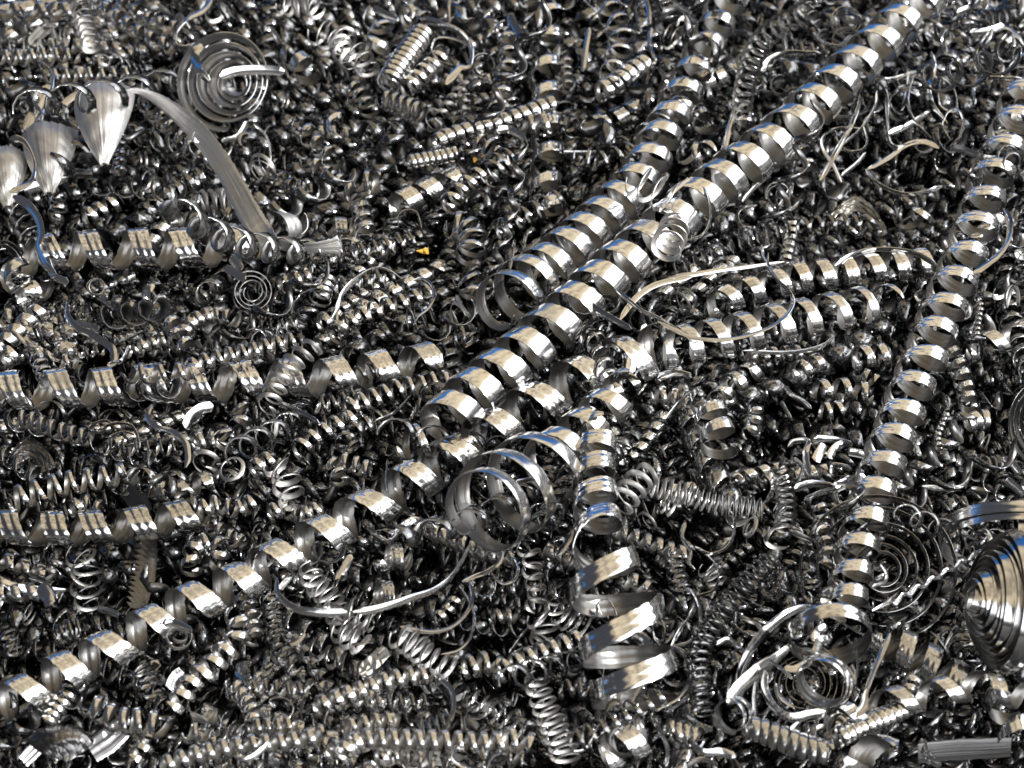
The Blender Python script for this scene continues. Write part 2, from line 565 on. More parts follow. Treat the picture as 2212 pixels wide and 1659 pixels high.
def shell(tile, rim, apex, bulge, L=0.1, label=None, name='curled_flake', parent=None, origin=None, curl=70, side=30, th=0.012, blunt=1.0, mats=None):
    """A torn shell: a curved rim drawn together to a point, domed towards the viewer."""
    nt_, ns_ = 48, 30
    q, _ = spline(np.array(rim, float), nt_)
    t = np.linspace(0, 1, nt_)[:, None]
    s = np.linspace(0, 1, ns_)[None]
    ap = np.array(apex, float)
    seed = int(rim[0][0] + rim[0][1] * 3 + 900)
    r = np.random.default_rng(seed)
    conv = s ** 1.25 * blunt
    x = q[:, :1] * (1 - conv) + ap[0] * conv + side * (2 * t - 1) * np.sin(math.pi * s)
    y = q[:, 1:2] * (1 - conv) + ap[1] * conv
    y = y + 26 * np.clip(0.5 - s, 0, 1) * smooth_noise(t * 40, (0.4, 1.1, 2.3), r)
    h = bulge * np.sin(math.pi * np.clip(t * 0.94 + 0.03, 0, 1)) ** 0.7 * (1 - s) ** 0.7 * (0.75 + 0.5 * np.sin(math.pi * s))
    h = h - curl * np.clip(1 - s / 0.22, 0, 1) ** 2 + 1.3 * smooth_noise(t * 120 + s * 4, (0.5, 1.0, 1.9), r) + 6 * smooth_noise(s * 14 + t * 5, (0.7, 1.6), r) + 3 * smooth_noise(s * 37 - t * 21, (0.8, 1.7), r)
    xy, k = grid(tile, np.stack([x.ravel(), y.ravel()], 1))
    P, dep = onto(xy, (h.ravel() * k) * PX + L)
    for e in xy[::31]:
        CLEAR.append((e[0], e[1], 36))
    G = P.reshape(nt_, ns_, 3)
    nrm = unit(np.cross(np.gradient(G, axis=0), np.gradient(G, axis=1)))
    if np.sum(nrm * (CAM - G)) < 0:
        nrm = -nrm
    o = P.mean(axis=0) if origin is None else origin
    back = G - nrm * th
    V = np.vstack([(G - o).reshape(-1, 3), (back - o).reshape(-1, 3)])
    i, j = np.meshgrid(np.arange(nt_ - 1), np.arange(ns_ - 1), indexing='ij')
    a = (i * ns_ + j).ravel()
    f = np.stack([a, a + 1, a + ns_ + 1, a + ns_], 1)
    n0 = nt_ * ns_
    fb = f[:, ::-1] + n0
    rimv = [m * ns_ for m in range(nt_)]
    e0 = list(range(ns_))
    e1 = [(nt_ - 1) * ns_ + m for m in range(ns_)]
    ed = []
    for chain in (rimv, e0, e1):
        for u_, v_ in zip(chain[:-1], chain[1:]):
            ed.append([u_, v_, v_ + n0, u_ + n0])
    F = np.vstack([f, fb, np.array(ed)])
    mat = np.concatenate([np.zeros(len(f), int), np.ones(len(fb), int), np.zeros(len(ed), int)])
    wid = np.linalg.norm(G[0, 0] - G[-1, 0])
    uv0 = np.stack([np.broadcast_to(t * wid, (nt_, ns_)).ravel(), np.broadcast_to(s * wid, (nt_, ns_)).ravel()], 1)
    return link(name, make_mesh(name, V, F, mat, np.vstack([uv0, uv0]), mats or (M_FLK, M_DUL)), o, label, xy[::97], parent)

# ------------------------------------------------------------------ ground under the heap
def ground():
    n = 61
    g = np.linspace(-1, 1, n)
    g = np.sign(g) * np.abs(g) ** 2.2 * 60
    X, Y = np.meshgrid(g, g)
    slope = -0.62 + np.clip(Y, -3.2, 3.2) * math.tan(SLOPE)
    Zz = slope + 0.03 * np.sin(X * 3.1) * np.cos(Y * 2.3)
    V = np.stack([X, Y, Zz], -1).reshape(-1, 3)
    i, j = np.meshgrid(np.arange(n - 1), np.arange(n - 1))
    a = (j * n + i).ravel()
    F = np.stack([a, a + 1, a + n + 1, a + n], 1)
    me = make_mesh('ground', V, F, np.zeros(len(F), int), V[:, :2], [M_GND], sharp=None)
    o = bpy.data.objects.new('ground', me)
    o['kind'] = 'structure'
    o['label'] = 'dark oily ground showing black between the metal shavings'
    col.objects.link(o)


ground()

# ------------------------------------------------------------------ the large ribbon coils
coil('V', [(1590, -40), (1520, 110), (1475, 200), (1425, 300), (1370, 400), (1300, 470), (1215, 550), (1150, 602, 5), (1105, 642, 25), (1072, 668, 50)],
     [38, 39, 40, 43, 47, 50, 54, 60, 68, 44], [54, 54, 54, 54, 52, 52, 52, 54, 56, 50], [30, 30, 31, 33, 36, 36, 36, 34, 32, 30], 'B', 0.10,
     'wide ribbon coil ending in two big open loops above the middle of the heap')
coil('V', [(2030, -30), (1900, 90), (1830, 160), (1690, 290), (1560, 390), (1450, 480), (1330, 580), (1220, 680), (1120, 770), (1010, 860), (950, 920)],
     [46, 48, 50, 51, 52, 52, 53, 53, 54, 54, 50], [62, 62, 63, 64, 66, 68, 70, 70, 71, 71, 70], [36, 36, 37, 38, 40, 42, 45, 46, 46, 46, 46], 'B', 0.14,
     'longest bright ribbon coil running diagonally down from the top edge to the middle')
coil('V', [(1440, 740), (1413, 755), (1311, 795), (1209, 845), (1110, 900), (1010, 965), (915, 1025), (820, 1085), (720, 1145), (615, 1200), (525, 1252), (420, 1300), (325, 1352), (220, 1410), (120, 1460), (0, 1525)],
     [50, 56, 56, 54, 50, 48, 47, 47, 46, 46, 45, 45, 44, 44, 43, 43], [100, 105, 105, 105, 108, 108, 108, 108, 108, 106, 104, 104, 104, 104, 104, 104], [34, 36, 42, 45, 46, 46, 46, 46, 46, 46, 44, 44, 44, 44, 42, 42], 'R', 0.07,
     'long stretched ribbed coil with gaps crossing the heap down to the lower corner', phase=1.0)
coil('V', [(1360, 830), (1300, 890), (1240, 945), (1200, 982, 5), (1162, 1022, 25), (1100, 1065, 60), (1045, 1092, 95), (1018, 1110, 120), (1004, 1114, 128)],
     [44, 46, 49, 60, 94, 100, 104, 48, 36], [70, 70, 66, 68, 74, 76, 76, 42, 36], [33, 34, 35, 36, 39, 41, 40, 30, 28], 'B', 0.14,
     'ribbon coil opening into two huge rings in the very middle of the heap', phase=0.5)
coil('V', [(1300, 915, 30), (1285, 980, 30), (1285, 1060, 35), (1292, 1130, 45), (1303, 1200, 70), (1322, 1285, 50), (1345, 1375, 18), (1366, 1460, -14), (1380, 1525, -36)],
     [38, 44, 47, 52, 66, 92, 98, 98, 94], [50, 52, 60, 75, 98, 120, 118, 100, 96], [36, 38, 40, 42, 44, 46, 46, 46, 44], 'R', 0.11,
     'deeply grooved ribbon coil widening downwards into big slanted zigzag loops')
coil('V', [(2225, 150), (2185, 280), (2135, 400), (2105, 500), (2045, 650), (1990, 790), (1942, 910), (1897, 1030), (1862, 1150), (1838, 1250), (1826, 1320)],
     [44, 44, 46, 46, 47, 47, 47, 47, 46, 43, 40], [62, 62, 62, 61, 61, 61, 61, 61, 60, 56, 52], [32, 32, 33, 33, 34, 34, 34, 34, 34, 32, 30], 'R', 0.10,
     'tall evenly wound ribbed coil standing almost upright beside the wire spiral')
spiral('V', (1793, 1372), 86, 90, 1.35, (0.15, -0.82, 0.55), 36, L=0.20, wob=0.03, start=2.6, name='ribbon_coil', label='wide loose ring tilted flat below the foot of the upright ribbed coil')
spiral('V', (1787, 1464), 52, 60, 1.6, (-0.32, -0.36, 0.88), 42, L=0.24, cone=26, wob=0.03, start=1.4, name='ribbon_coil', label='round bright ring facing outwards beneath the wide tilted ring')
coil('V', [(1425, 755, 40), (1504, 740, 30), (1578, 724, 25), (1652, 706, 20), (1715, 692, 15), (1779, 678, 10), (1838, 666, 0), (1900, 655, -10), (1935, 650, -15)],
     [44, 44, 45, 45, 44, 43, 42, 40, 36], 65, [26, 26, 26, 26, 25, 24, 20, 16, 12], 'B', 0.10,
     'open ringed coil with pale insides lying across under a thin looping strand')
coil('V', [(1530, 668), (1580, 640), (1650, 618), (1720, 600), (1780, 592), (1850, 584), (1900, 578), (1960, 572), (2020, 568)],
     [28, 30, 32, 34, 35, 35, 34, 34, 33], 53, 25, 'B', 0.03, 'smaller bright ribbon coil lying just beyond the open ringed coil')
coil('V', [(-60, 848), (67, 843), (165, 838), (267, 833), (369, 828), (468, 825), (570, 815), (690, 815), (777, 804), (872, 788), (950, 775)],
     [42, 42, 42, 42, 42, 42, 41, 40, 40, 40, 38], 100, [42, 42, 43, 44, 44, 43, 42, 42, 42, 40, 38], 'R', 0.05,
     'long horizontal grooved ribbon coil with bright slanting bands at mid height')
coil('V', [(-60, 1140), (28, 1139), (112, 1141), (207, 1140), (300, 1130), (400, 1115), (450, 1105)], 37, 93, [46, 46, 47, 47, 46, 44, 40], 'R', 0.04,
     'short horizontal grooved ribbon coil coming in from the edge above the toothed strip')
coil('V', [(20, 575), (90, 550), (180, 540), (267, 537), (390, 537), (485, 530), (560, 520)], [36, 40, 42, 43, 44, 43, 38], 100, [34, 36, 38, 40, 40, 38, 30], 'R', 0.04,
     'horizontal ribbon coil under the end of the long torn strip')
coil('V', [(1190, 30), (1182, 90), (1178, 150), (1180, 210), (1185, 270), (1183, 350), (1178, 410), (1195, 470)], [32, 34, 34, 34, 34, 34, 34, 34], 62, 30, 'B', -0.02,
     'upright ribbon coil half buried near the top middle')
coil('F', [(250, 900), (280, 1000), (320, 1130), (350, 1260)], [95, 105, 110, 100], 130, [60, 70, 80, 60], 'B', 0.06,
     'short twisted ribbon coil with sharp folded ends beside the ringed coil')
coil('F', [(620, 690), (560, 740), (480, 800), (400, 850), (340, 920), (320, 1000)], [70, 72, 72, 72, 66, 60], 112, 52, 'B', 0.02,
     'ribbon coil curving down away from the open ringed coil')
coil('I', [(1330, 850), (1450, 920), (1600, 1000), (1740, 1090), (1840, 1150)], [110, 118, 120, 120, 110], 185, 96, 'R', -0.02,
     'dark ribbed ribbon coil half hidden between the volute and the wide tilted ring')
coil('I', [(1000, 1370), (1150, 1330), (1350, 1265), (1620, 1215), (1900, 1150), (2120, 1190), (2320, 1230)], [70, 80, 88, 92, 92, 92, 90], [250, 270, 300, 310, 310, 310, 300], [62, 70, 74, 76, 78, 80, 80], 'B', 0.10,
     'far stretched ribbon with smooth pale waves near the lower corner', phase=2.2)
coil('I', [(2080, 1200), (2130, 1350), (2160, 1500)], 110, 260, 90, 'B', -0.02, 'broad ribbon loop standing at the corner beside the dark flat strip')
coil('H', [(1660, 1590), (1800, 1500), (1960, 1420)], [120, 128, 120], 190, 115, 'R', 0.02, 'short grooved ribbon piece at the bottom edge')
coil('F', [(1740, 600), (1790, 690), (1830, 790), (1860, 900), (1880, 1000)], 58, 72, 42, 'R', -0.04, 'shadowed ribbed coil close behind the upright ribbed coil')
coil('F', [(1850, 640), (1960, 600), (2080, 560), (2220, 520)], 85, 190, 75, 'B', -0.05, 'two dark wide ribbon turns at the edge behind the upright coil')
coil('A', [(880, 1560), (1010, 1390), (1120, 1350)], [55, 60, 50], 90, 50, 'R', 0.0)
coil('B', [(340, 1290), (480, 1230), (620, 1160), (760, 1100)], [80, 85, 85, 80], 150, 95, 'R', -0.03, 'broad dull ribbon coil sunk in the heap beside the torn strip end')
coil('B', [(-20, 1400), (80, 1480), (200, 1560)], [60, 65, 60], 110, 70, 'R', -0.03)
coil('B', [(1550, 790), (1660, 760), (1780, 720), (1900, 650)], [65, 68, 68, 62], 115, 70, 'R', -0.03)
coil('E', [(1690, 1090), (1740, 1210), (1745, 1300), (1740, 1430)], [60, 62, 62, 58], 90, 60, 'R', -0.03)
coil('E', [(1560, 1000), (1660, 900), (1790, 850), (1860, 820)], [70, 72, 75, 70], 110, 50, 'B', 0.03)
coil('E', [(690, 1250), (840, 1180), (960, 1150)], [75, 80, 75], 150, 100, 'R', 0.0)
coil('E', [(390, 1230), (500, 1200), (640, 1180)], [95, 120, 100], 170, 45, 'B', 0.06, 'single thin bright arch beside the stretched ribbed coil')
coil('D', [(880, 1430), (960, 1480), (1090, 1500), (1200, 1460), (1300, 1430)], [70, 75, 75, 72, 65], 140, 55, 'B', 0.0)
coil('D', [(-10, 200), (60, 150), (110, 200)], [110, 120, 90], 150, 70, 'B', 0.06, 'broad ring cut by the edge under the hooked strip')
coil('D', [(100, 330), (200, 260), (290, 260)], [60, 70, 60], 120, 90, 'R', 0.0)
coil('H', [(240, 620), (330, 590), (420, 600)], [70, 75, 70], 120, 70, 'R', -0.06)
coil('H', [(300, 380), (400, 360), (470, 370)], [75, 80, 75], 110, 70, 'R', -0.06)
coil('C', [(2140, 700), (2200, 690), (2260, 680)], [80, 90, 80], 120, 60, 'B', 0.02)
coil('C', [(1980, 870), (2060, 860), (2130, 820)], [60, 62, 60], 90, 60, 'B', 0.0)

# ------------------------------------------------------------------ springs, upper part of the heap
coil('A', [(735, 590), (735, 700), (730, 850), (735, 1070)], 42, 52, 32, 'S', 0.05, 'tiny upright spring just under the fan shaped curl')
coil('A', [(850, 1350), (980, 1240), (1150, 1130), (1290, 1060)], [66, 70, 72, 66], 76, 30, 'W', 0.04, 'shiny wire spring lying beneath the middle of the torn strip')
coil('A', [(1205, 1240, 40), (1250, 1235, 20), (1390, 1220), (1460, 1215)], [66, 66, 60, 55], 50, 24, 'M', 0.06, 'grey spring seen end on as a round hole beneath the torn strip')
coil('A', [(890, 620), (1000, 740), (1130, 870), (1250, 1000)], 62, 82, 32, 'S', -0.01)
coil('A', [(500, 1350), (600, 1300), (730, 1230)], 58, 70, 32, 'S', 0.0)
coil('A', [(-20, 60), (150, 70), (300, 75), (450, 70)], 60, 150, 46, 'S', 0.03)
coil('A', [(500, 60), (530, 180), (560, 290)], 52, 40, 30, 'D', 0.03)
coil('A', [(590, 20), (700, 90), (820, 180), (940, 250), (1060, 290)], 52, 82, 42, 'S', 0.03)
coil('A', [(690, -20), (800, 60), (930, 130), (1080, 180)], 50, 88, 40, 'S', 0.02)
coil('A', [(-20, 350), (120, 350), (300, 340), (480, 345)], 48, 76, 26, 'S', 0.02)
coil('A', [(280, 470), (500, 460), (700, 455), (830, 450)], 46, 72, 24, 'S', 0.02)
coil('A', [(650, 370, 20), (640, 380)], [50, 20], 10, 22, 'M', 0.06, name='small_curl')
coil('A', [(1310, 60), (1350, 80), (1430, 40)], 70, 50, 24, 'D', 0.0)
coil('A', [(1720, 20), (1800, 40), (1900, 30), (1960, 60)], 60, 45, 24, 'M', 0.03)
coil('A', [(1930, 190), (2000, 220), (2060, 260)], [75, 80, 70], 70, 24, 'M', 0.05)
coil('A', [(2180, 400), (2120, 340), (2090, 270), (2130, 200)], 62, 55, 22, 'M', 0.04)
coil('A', [(1780, 330), (1850, 400), (1900, 480)], 70, 110, 75, 'B', 0.02)
coil('A', [(1840, 750), (1900, 840), (1990, 930), (2060, 1010)], 62, 90, 36, 'S', 0.02)
coil('A', [(1680, 1060), (1770, 1150), (1880, 1180), (1990, 1190)], 62, 70, 28, 'W', 0.02)
coil('A', [(1880, 980), (1960, 1040), (2080, 1120), (2200, 1210)], 60, 85, 34, 'S', 0.0)
coil('A', [(1570, 1050, 20), (1640, 1010), (1600, 1060)], [80, 85, 80], 60, 24, 'M', 0.05)
coil('A', [(1530, 860, 25), (1520, 870, 0)], [68, 48], 24, 30, 'M', 0.08, 'small tight grey ring with a curled tail under the concentric spiral', name='small_curl')
coil('A', [(2000, 1380), (2080, 1400), (2190, 1410)], 70, 110, 70, 'R', 0.0)
coil('A', [(330, 1350), (360, 1280), (350, 1200)], 55, 62, 30, 'S', -0.01)
coil('B', [(340, 520), (380, 450), (450, 350), (540, 230), (570, 190)], [72, 76, 76, 74, 60], 34, 26, 'S', 0.06, 'densely wound golden coil standing beside a loose bright strand at the top')
coil('B', [(440, 560), (530, 480), (620, 400), (690, 330)], 66, 58, 26, 'S', 0.02)
coil('B', [(300, 600), (400, 640), (500, 680), (560, 700)], [60, 68, 66, 50], 48, 30, 'S', 0.05, 'tight spring curving below the densely wound golden coil')
coil('B', [(610, 880), (740, 825), (900, 780), (1050, 740), (1200, 690), (1310, 650), (1360, 640)], [44, 48, 48, 48, 50, 56, 50], 60, 40, 'S', 0.08, 'slender twisted coil with even golden turns in the top middle')
coil('B', [(460, 1000), (560, 980), (660, 965), (760, 945)], 46, 38, 28, 'S', 0.05, 'short tight golden coil below the slender twisted one')
coil('B', [(1690, -20), (1700, 60), (1750, 150), (1780, 230), (1760, 330), (1720, 430), (1700, 520)], [70, 80, 86, 84, 80, 70, 64], 95, 32, 'S', 0.08, 'loose bright spring of open rings dangling from the top edge')
coil('B', [(1630, 570), (1720, 530), (1830, 450), (1950, 380)], 66, 56, 40, 'S', 0.04)
coil('B', [(2210, 600), (2110, 680), (2010, 760), (1910, 840)], [74, 74, 72, 66], 82, 44, 'S', 0.06, 'small bright ribbon coil beside the wide ribbon coil near the top')
coil('B', [(1910, 880), (1820, 940), (1730, 970), (1620, 990), (1500, 950)], 70, 88, 24, 'W', 0.05, 'stretched thin wire spring forming sharp zigzags above the rings')
coil('B', [(1440, 1100), (1520, 1180), (1620, 1220)], 66, 75, 22, 'W', 0.02)
coil('B', [(1840, 1090, 20), (1920, 1130, 15), (2010, 1190, 10), (2090, 1230, 0)], [96, 98, 96, 86], 96, 30, 'M', 0.24, 'loose pale flat rings resting on the longest ribbon coil', cone=1.25)
coil('B', [(2110, 1370), (2090, 1440, 30), (2050, 1530, 70)], [80, 86, 90], 44, 34, 'M', 0.26, 'thick grey closed coil pointing up from the longest ribbon coil', cone=1.25)
coil('B', [(1060, 170), (1080, 280), (1080, 400), (1060, 520), (1030, 630), (1000, 740)], 62, 84, 36, 'S', 0.0)
coil('B', [(1440, 340), (1440, 450), (1450, 560)], 38, 46, 28, 'S', -0.02)
coil('B', [(1400, 620), (1420, 700), (1500, 800)], [76, 70, 66], 60, 22, 'W', 0.04)
coil('B', [(1140, 760), (1240, 770), (1340, 760)], 78, 85, 36, 'S', 0.03)
coil('B', [(950, 1100), (1020, 1020), (1130, 950)], [90, 92, 70], 60, 18, 'W', 0.05)
coil('B', [(860, 870), (960, 930), (1010, 960)], [80, 80, 60], 60, 26, 'S', 0.02)
coil('B', [(700, 1290), (760, 1200), (850, 1120), (930, 1060)], 64, 72, 26, 'S', 0.02)
coil('B', [(720, 1380), (820, 1410), (860, 1480), (840, 1580)], [90, 96, 96, 84], 64, 34, 'S', 0.05, 'flattened heap of bright rings beside the yellow paint fleck')
coil('B', [(1000, 1430), (1110, 1370), (1210, 1310), (1330, 1250), (1440, 1200)], 66, 72, 22, 'W', 0.04)
coil('B', [(120, 1560), (260, 1530), (400, 1500), (520, 1470)], 64, 76, 22, 'W', 0.03)
coil('B', [(150, 1100), (230, 1120), (300, 1120)], [70, 75, 70], 80, 34, 'S', 0.04)
coil('B', [(600, 750, 10), (640, 720)], [66, 60], 55, 24, 'M', 0.02, name='small_curl')
coil('B', [(170, 1230), (190, 1330), (210, 1440)], 62, 62, 42, 'R', 0.0, name='spring_coil')
coil('B', [(20, 180), (80, 260), (160, 330), (230, 440)], 68, 68, 22, 'M', 0.04)
coil('B', [(90, 520), (180, 600), (240, 700)], 60, 60, 30, 'S', 0.0)
coil('B', [(260, 90), (310, 200), (270, 290), (180, 300)], [80, 86, 80, 70], 120, 40, 'S', 0.06)
coil('B', [(430, 130), (500, 90), (560, 140)], [70, 75, 70], 80, 28, 'S', 0.05)
coil('B', [(820, 560), (830, 660), (840, 740)], 40, 46, 28, 'D', -0.06)
coil('B', [(1250, 60), (1290, 110), (1310, 160)], 66, 70, 24, 'W', 0.02)
coil('B', [(2060, 400), (2090, 480), (2060, 560)], 56, 46, 24, 'D', 0.0)
coil('C', [(900, 30), (860, 80), (780, 120), (690, 170), (610, 240), (560, 330), (530, 420), (500, 520), (485, 620), (480, 700)], [66, 66, 66, 66, 68, 66, 64, 62, 60, 58], 54, 22, 'D', 0.10, 'dark thin spring arching down between the two wide ribbon coils at the top', cone=1.0)
coil('C', [(500, 680), (490, 760), (460, 840)], 62, 88, 44, 'S', 0.05)
coil('C', [(1160, 90, 20), (1150, 120)], [90, 60], 12, 24, 'D', 0.05)
coil('C', [(1500, 300), (1590, 230), (1700, 150), (1690, 230), (1760, 260), (1840, 200), (1870, 120)], [72, 80, 86, 80, 70, 66, 60], 90, 24, 'D', 0.05, 'tangled dark open rings beside the longest coil at the top', cone=0.8)
coil('C', [(1820, 170), (1910, 130), (2020, 110), (2140, 90)], 52, 42, 24, 'D', 0.06, 'short dark spring close to the top corner', cone=0.9)
coil('C', [(780, 300), (900, 310), (1040, 320)], 48, 66, 22, 'W', 0.0)
coil('C', [(800, 1400), (930, 1380), (1080, 1370), (1230, 1370)], [52, 56, 58, 54], 76, 24, 'W', 0.08, 'fine spring stretched like a screw thread with a sharp free end')
coil('C', [(60, 1640), (180, 1590), (300, 1540), (430, 1490), (560, 1450), (680, 1410), (760, 1390)], 60, 60, 22, 'D', 0.05, 'long thin dark spring passing beneath the thick grey closed coil', cone=0.9)
coil('C', [(70, 600), (170, 540), (300, 480), (440, 440)], [60, 68, 68, 60], 100, 60, 'R', 0.05)
coil('C', [(180, 650), (220, 720), (260, 800)], 62, 90, 50, 'S', 0.0)
coil('C', [(120, 920), (200, 960), (290, 930)], [80, 85, 75], 90, 34, 'S', 0.03)
coil('C', [(790, 900), (850, 980), (870, 1080)], [72, 76, 66], 80, 34, 'S', 0.0)
coil('C', [(700, 1190), (760, 1210), (830, 1250)], [78, 76, 66], 80, 20, 'W', 0.05)
coil('C', [(1480, 1300), (1540, 1360), (1600, 1290)], [88, 90, 80], 110, 42, 'B', 0.02)
coil('C', [(740, 1640), (760, 1540), (780, 1450), (790, 1360)], 42, 42, 26, 'S', 0.0)
coil('C', [(1860, 1540), (1960, 1440), (2060, 1330)], 58, 80, 44, 'S', -0.03)

# ------------------------------------------------------------------ springs, middle
coil('D', [(780, 765), (900, 775), (1010, 768), (1130, 760), (1210, 720), (1290, 690), (1440, 655), (1580, 625), (1700, 590), (1830, 560)], [66, 66, 64, 62, 62, 60, 60, 60, 58, 56], [112, 112, 112, 108, 84, 76, 76, 76, 76, 76], [34, 34, 34, 32, 28, 26, 26, 26, 26, 24], 'S', 0.16, 'bright narrow spring lying on top of the long horizontal ribbon coil')
coil('D', [(1620, 1000, 10), (1650, 950), (1690, 870), (1740, 790), (1800, 710), (1870, 650), (1940, 590)], [64, 66, 68, 68, 66, 64, 60], 70, 28, 'M', 0.16, 'grey matte spring of flat rings crossing the long horizontal ribbon coil', cone=1.0)
coil('D', [(80, 1040), (190, 1060), (300, 1100), (430, 1140), (560, 1170)], 54, 64, 30, 'S', 0.03, 'small bright spring below the long horizontal ribbon coil at the edge')
coil('D', [(620, 1220), (760, 1230), (900, 1230), (1110, 1220)], 58, 76, 18, 'W', 0.05, 'dark stretched wire spring below the long horizontal ribbon coil')
coil('D', [(50, 1560), (160, 1520), (280, 1480), (390, 1450), (500, 1430), (640, 1410), (760, 1390), (860, 1380)], [80, 80, 78, 78, 76, 74, 72, 70], 106, 32, 'S', 0.05, 'open spring with blue tinted edges above the short horizontal ribbon coil')
coil('D', [(230, 680), (260, 750), (290, 830)], 52, 46, 28, 'S', 0.02)
coil('D', [(340, 700), (420, 700), (500, 690)], 50, 80, 30, 'S', 0.0)
coil('D', [(830, 620), (940, 580), (1060, 560)], 52, 62, 28, 'S', 0.02)
coil('D', [(1100, 560), (1160, 480), (1230, 430), (1330, 410), (1440, 440)], 52, 60, 30, 'S', 0.02)
coil('D', [(880, 310), (940, 280), (980, 340), (1020, 420), (1070, 490), (1100, 560), (1150, 620)], 62, 76, 44, 'S', 0.0)
coil('D', [(-20, 620), (60, 560), (130, 490), (190, 430), (260, 380)], 58, 86, 46, 'S', 0.02)
coil('D', [(20, 700), (60, 660), (100, 640)], 66, 70, 40, 'S', 0.0)
coil('D', [(370, 330), (480, 380), (560, 470)], 40, 50, 16, 'W', -0.02)
coil('D', [(1960, 330, 10), (1980, 260), (2010, 190)], [70, 66, 50], 46, 26, 'S', 0.07, 'small bright tight coil with a long fine hair leading away')
coil('D', [(1500, 440), (1620, 470), (1720, 480), (1850, 450)], 62, 60, 20, 'W', 0.02)
coil('D', [(1830, 60), (1920, 120), (2010, 70), (2120, 60)], 66, 74, 26, 'W', 0.02)
coil('D', [(1700, 230), (1800, 200), (1900, 170)], 62, 66, 30, 'S', 0.02)
coil('D', [(1940, 480), (2050, 440), (2170, 470)], 66, 74, 30, 'S', 0.0)
coil('D', [(1430, 960), (1490, 1010), (1470, 1090)], 66, 76, 32, 'S', 0.0)
coil('D', [(1650, 1090), (1690, 1080, 10)], 70, 60, 28, 'M', 0.02, name='small_curl')
coil('D', [(1920, 960), (2000, 960), (2120, 930), (2210, 900)], 60, 66, 24, 'W', 0.0)
coil('D', [(1800, 1270), (1920, 1170), (2040, 1100), (2190, 1030)], 64, 84, 28, 'S', 0.03)
coil('D', [(1330, 1120), (1380, 1160), (1350, 1230)], 70, 76, 28, 'S', 0.0)
coil('D', [(1180, 1200), (1260, 1180), (1330, 1180)], 56, 66, 36, 'S', -0.02)
coil('D', [(1540, 1380), (1600, 1330), (1680, 1290)], 60, 70, 34, 'S', 0.0)
coil('D', [(1660, 1320), (1740, 1380), (1770, 1480), (1800, 1570)], [66, 80, 84, 70], 84, 36, 'M', 0.04, 'loose pale loops hanging at the end of the open springs')
coil('D', [(1420, 1350, 20), (1430, 1360)], [84, 70], 12, 26, 'M', 0.08, 'lying pale oval ring beside a dark gap', cone=1.2, name='small_curl')
coil('D', [(1240, 1380), (1270, 1310), (1290, 1280)], [86, 90, 70], 90, 30, 'M', 0.02)
coil('D', [(1200, 1620), (1330, 1580), (1460, 1600), (1560, 1560)], 62, 72, 30, 'S', 0.0)
coil('D', [(420, 1620), (520, 1570), (620, 1610)], 56, 70, 36, 'S', 0.0)
coil('D', [(1640, 1640), (1740, 1600), (1850, 1640), (1990, 1590)], 58, 66, 28, 'S', 0.0)
coil('D', [(2000, 1300), (2060, 1360), (2100, 1450)], 60, 62, 28, 'S', 0.0)
coil('E', [(60, 1010), (160, 960), (300, 910), (440, 860), (560, 840), (680, 820), (780, 810)], 68, 76, 26, 'S', 0.05, 'bright wire spring running towards the lower end of the longest coil')
coil('E', [(0, 560), (60, 480), (160, 430), (290, 380), (420, 340), (560, 290), (640, 250)], 66, 84, 26, 'S', 0.04, 'bright sharp edged spring below the fine hair')
coil('E', [(0, 250), (100, 220), (230, 200), (380, 170)], 66, 74, 26, 'W', 0.03)
coil('E', [(440, 440), (540, 420), (640, 380)], [80, 82, 70], 54, 20, 'D', 0.04, 'dark disc like spring seen nearly end on beside the two big open loops', cone=1.1)
coil('E', [(720, 420, 10), (790, 400)], [76, 70], 70, 26, 'M', 0.05, name='small_curl')
coil('E', [(810, 180), (860, 230), (860, 300)], [90, 90, 80], 70, 34, 'S', 0.02)
coil('E', [(740, 560), (820, 540), (880, 600)], [76, 80, 70], 70, 24, 'W', 0.02)
coil('E', [(640, 680), (700, 650), (730, 720), (700, 790)], 70, 62, 24, 'D', 0.03)
coil('E', [(1960, 900), (2080, 910), (2200, 960)], 64, 76, 34, 'S', -0.04)
coil('E', [(1760, 1590, 30), (1830, 1500, 20), (1900, 1420, 10), (1960, 1390)], [80, 84, 80, 70], [62, 66, 72, 62], 32, 'M', 0.09, 'pale flat ring coil pointing up next to the grooved widening coil', cone=1.2)
coil('E', [(1960, 1460), (2040, 1480), (2120, 1500), (2210, 1520)], 66, 44, 22, 'M', 0.06, 'dark grey spring lying next to the pale flat ring coil')
coil('E', [(300, 1050), (180, 1100), (90, 1180), (140, 1270)], 70, 80, 30, 'W', 0.0)
coil('E', [(20, 1290), (130, 1330), (240, 1370)], 60, 70, 34, 'S', 0.0)
coil('E', [(450, 980), (560, 1000), (600, 1080)], [84, 84, 70], 100, 20, 'W', 0.02)
coil('E', [(120, 800), (220, 760), (300, 740)], 58, 66, 26, 'W', -0.02)
coil('E', [(1440, 560), (1560, 560), (1640, 520)], 66, 84, 30, 'S', 0.0)
coil('F', [(120, 1500), (230, 1540), (350, 1570), (480, 1590), (620, 1610)], 66, 40, 22, 'D', 0.05, 'long tight dark spring resting in front of a black gap', cone=1.0)
coil('F', [(700, 1360), (730, 1430), (750, 1530), (750, 1640)], 58, 38, 26, 'D', 0.03, 'upright tight dark spring beside the flower of bent strips', cone=0.9)
coil('F', [(780, 780), (900, 720), (1000, 680)], 62, 90, 38, 'S', -0.05)
coil('F', [(1150, 690), (1260, 660), (1390, 650)], 72, 100, 44, 'S', -0.04)
coil('F', [(1180, 760), (1250, 800), (1300, 830)], 52, 70, 34, 'S', -0.05)
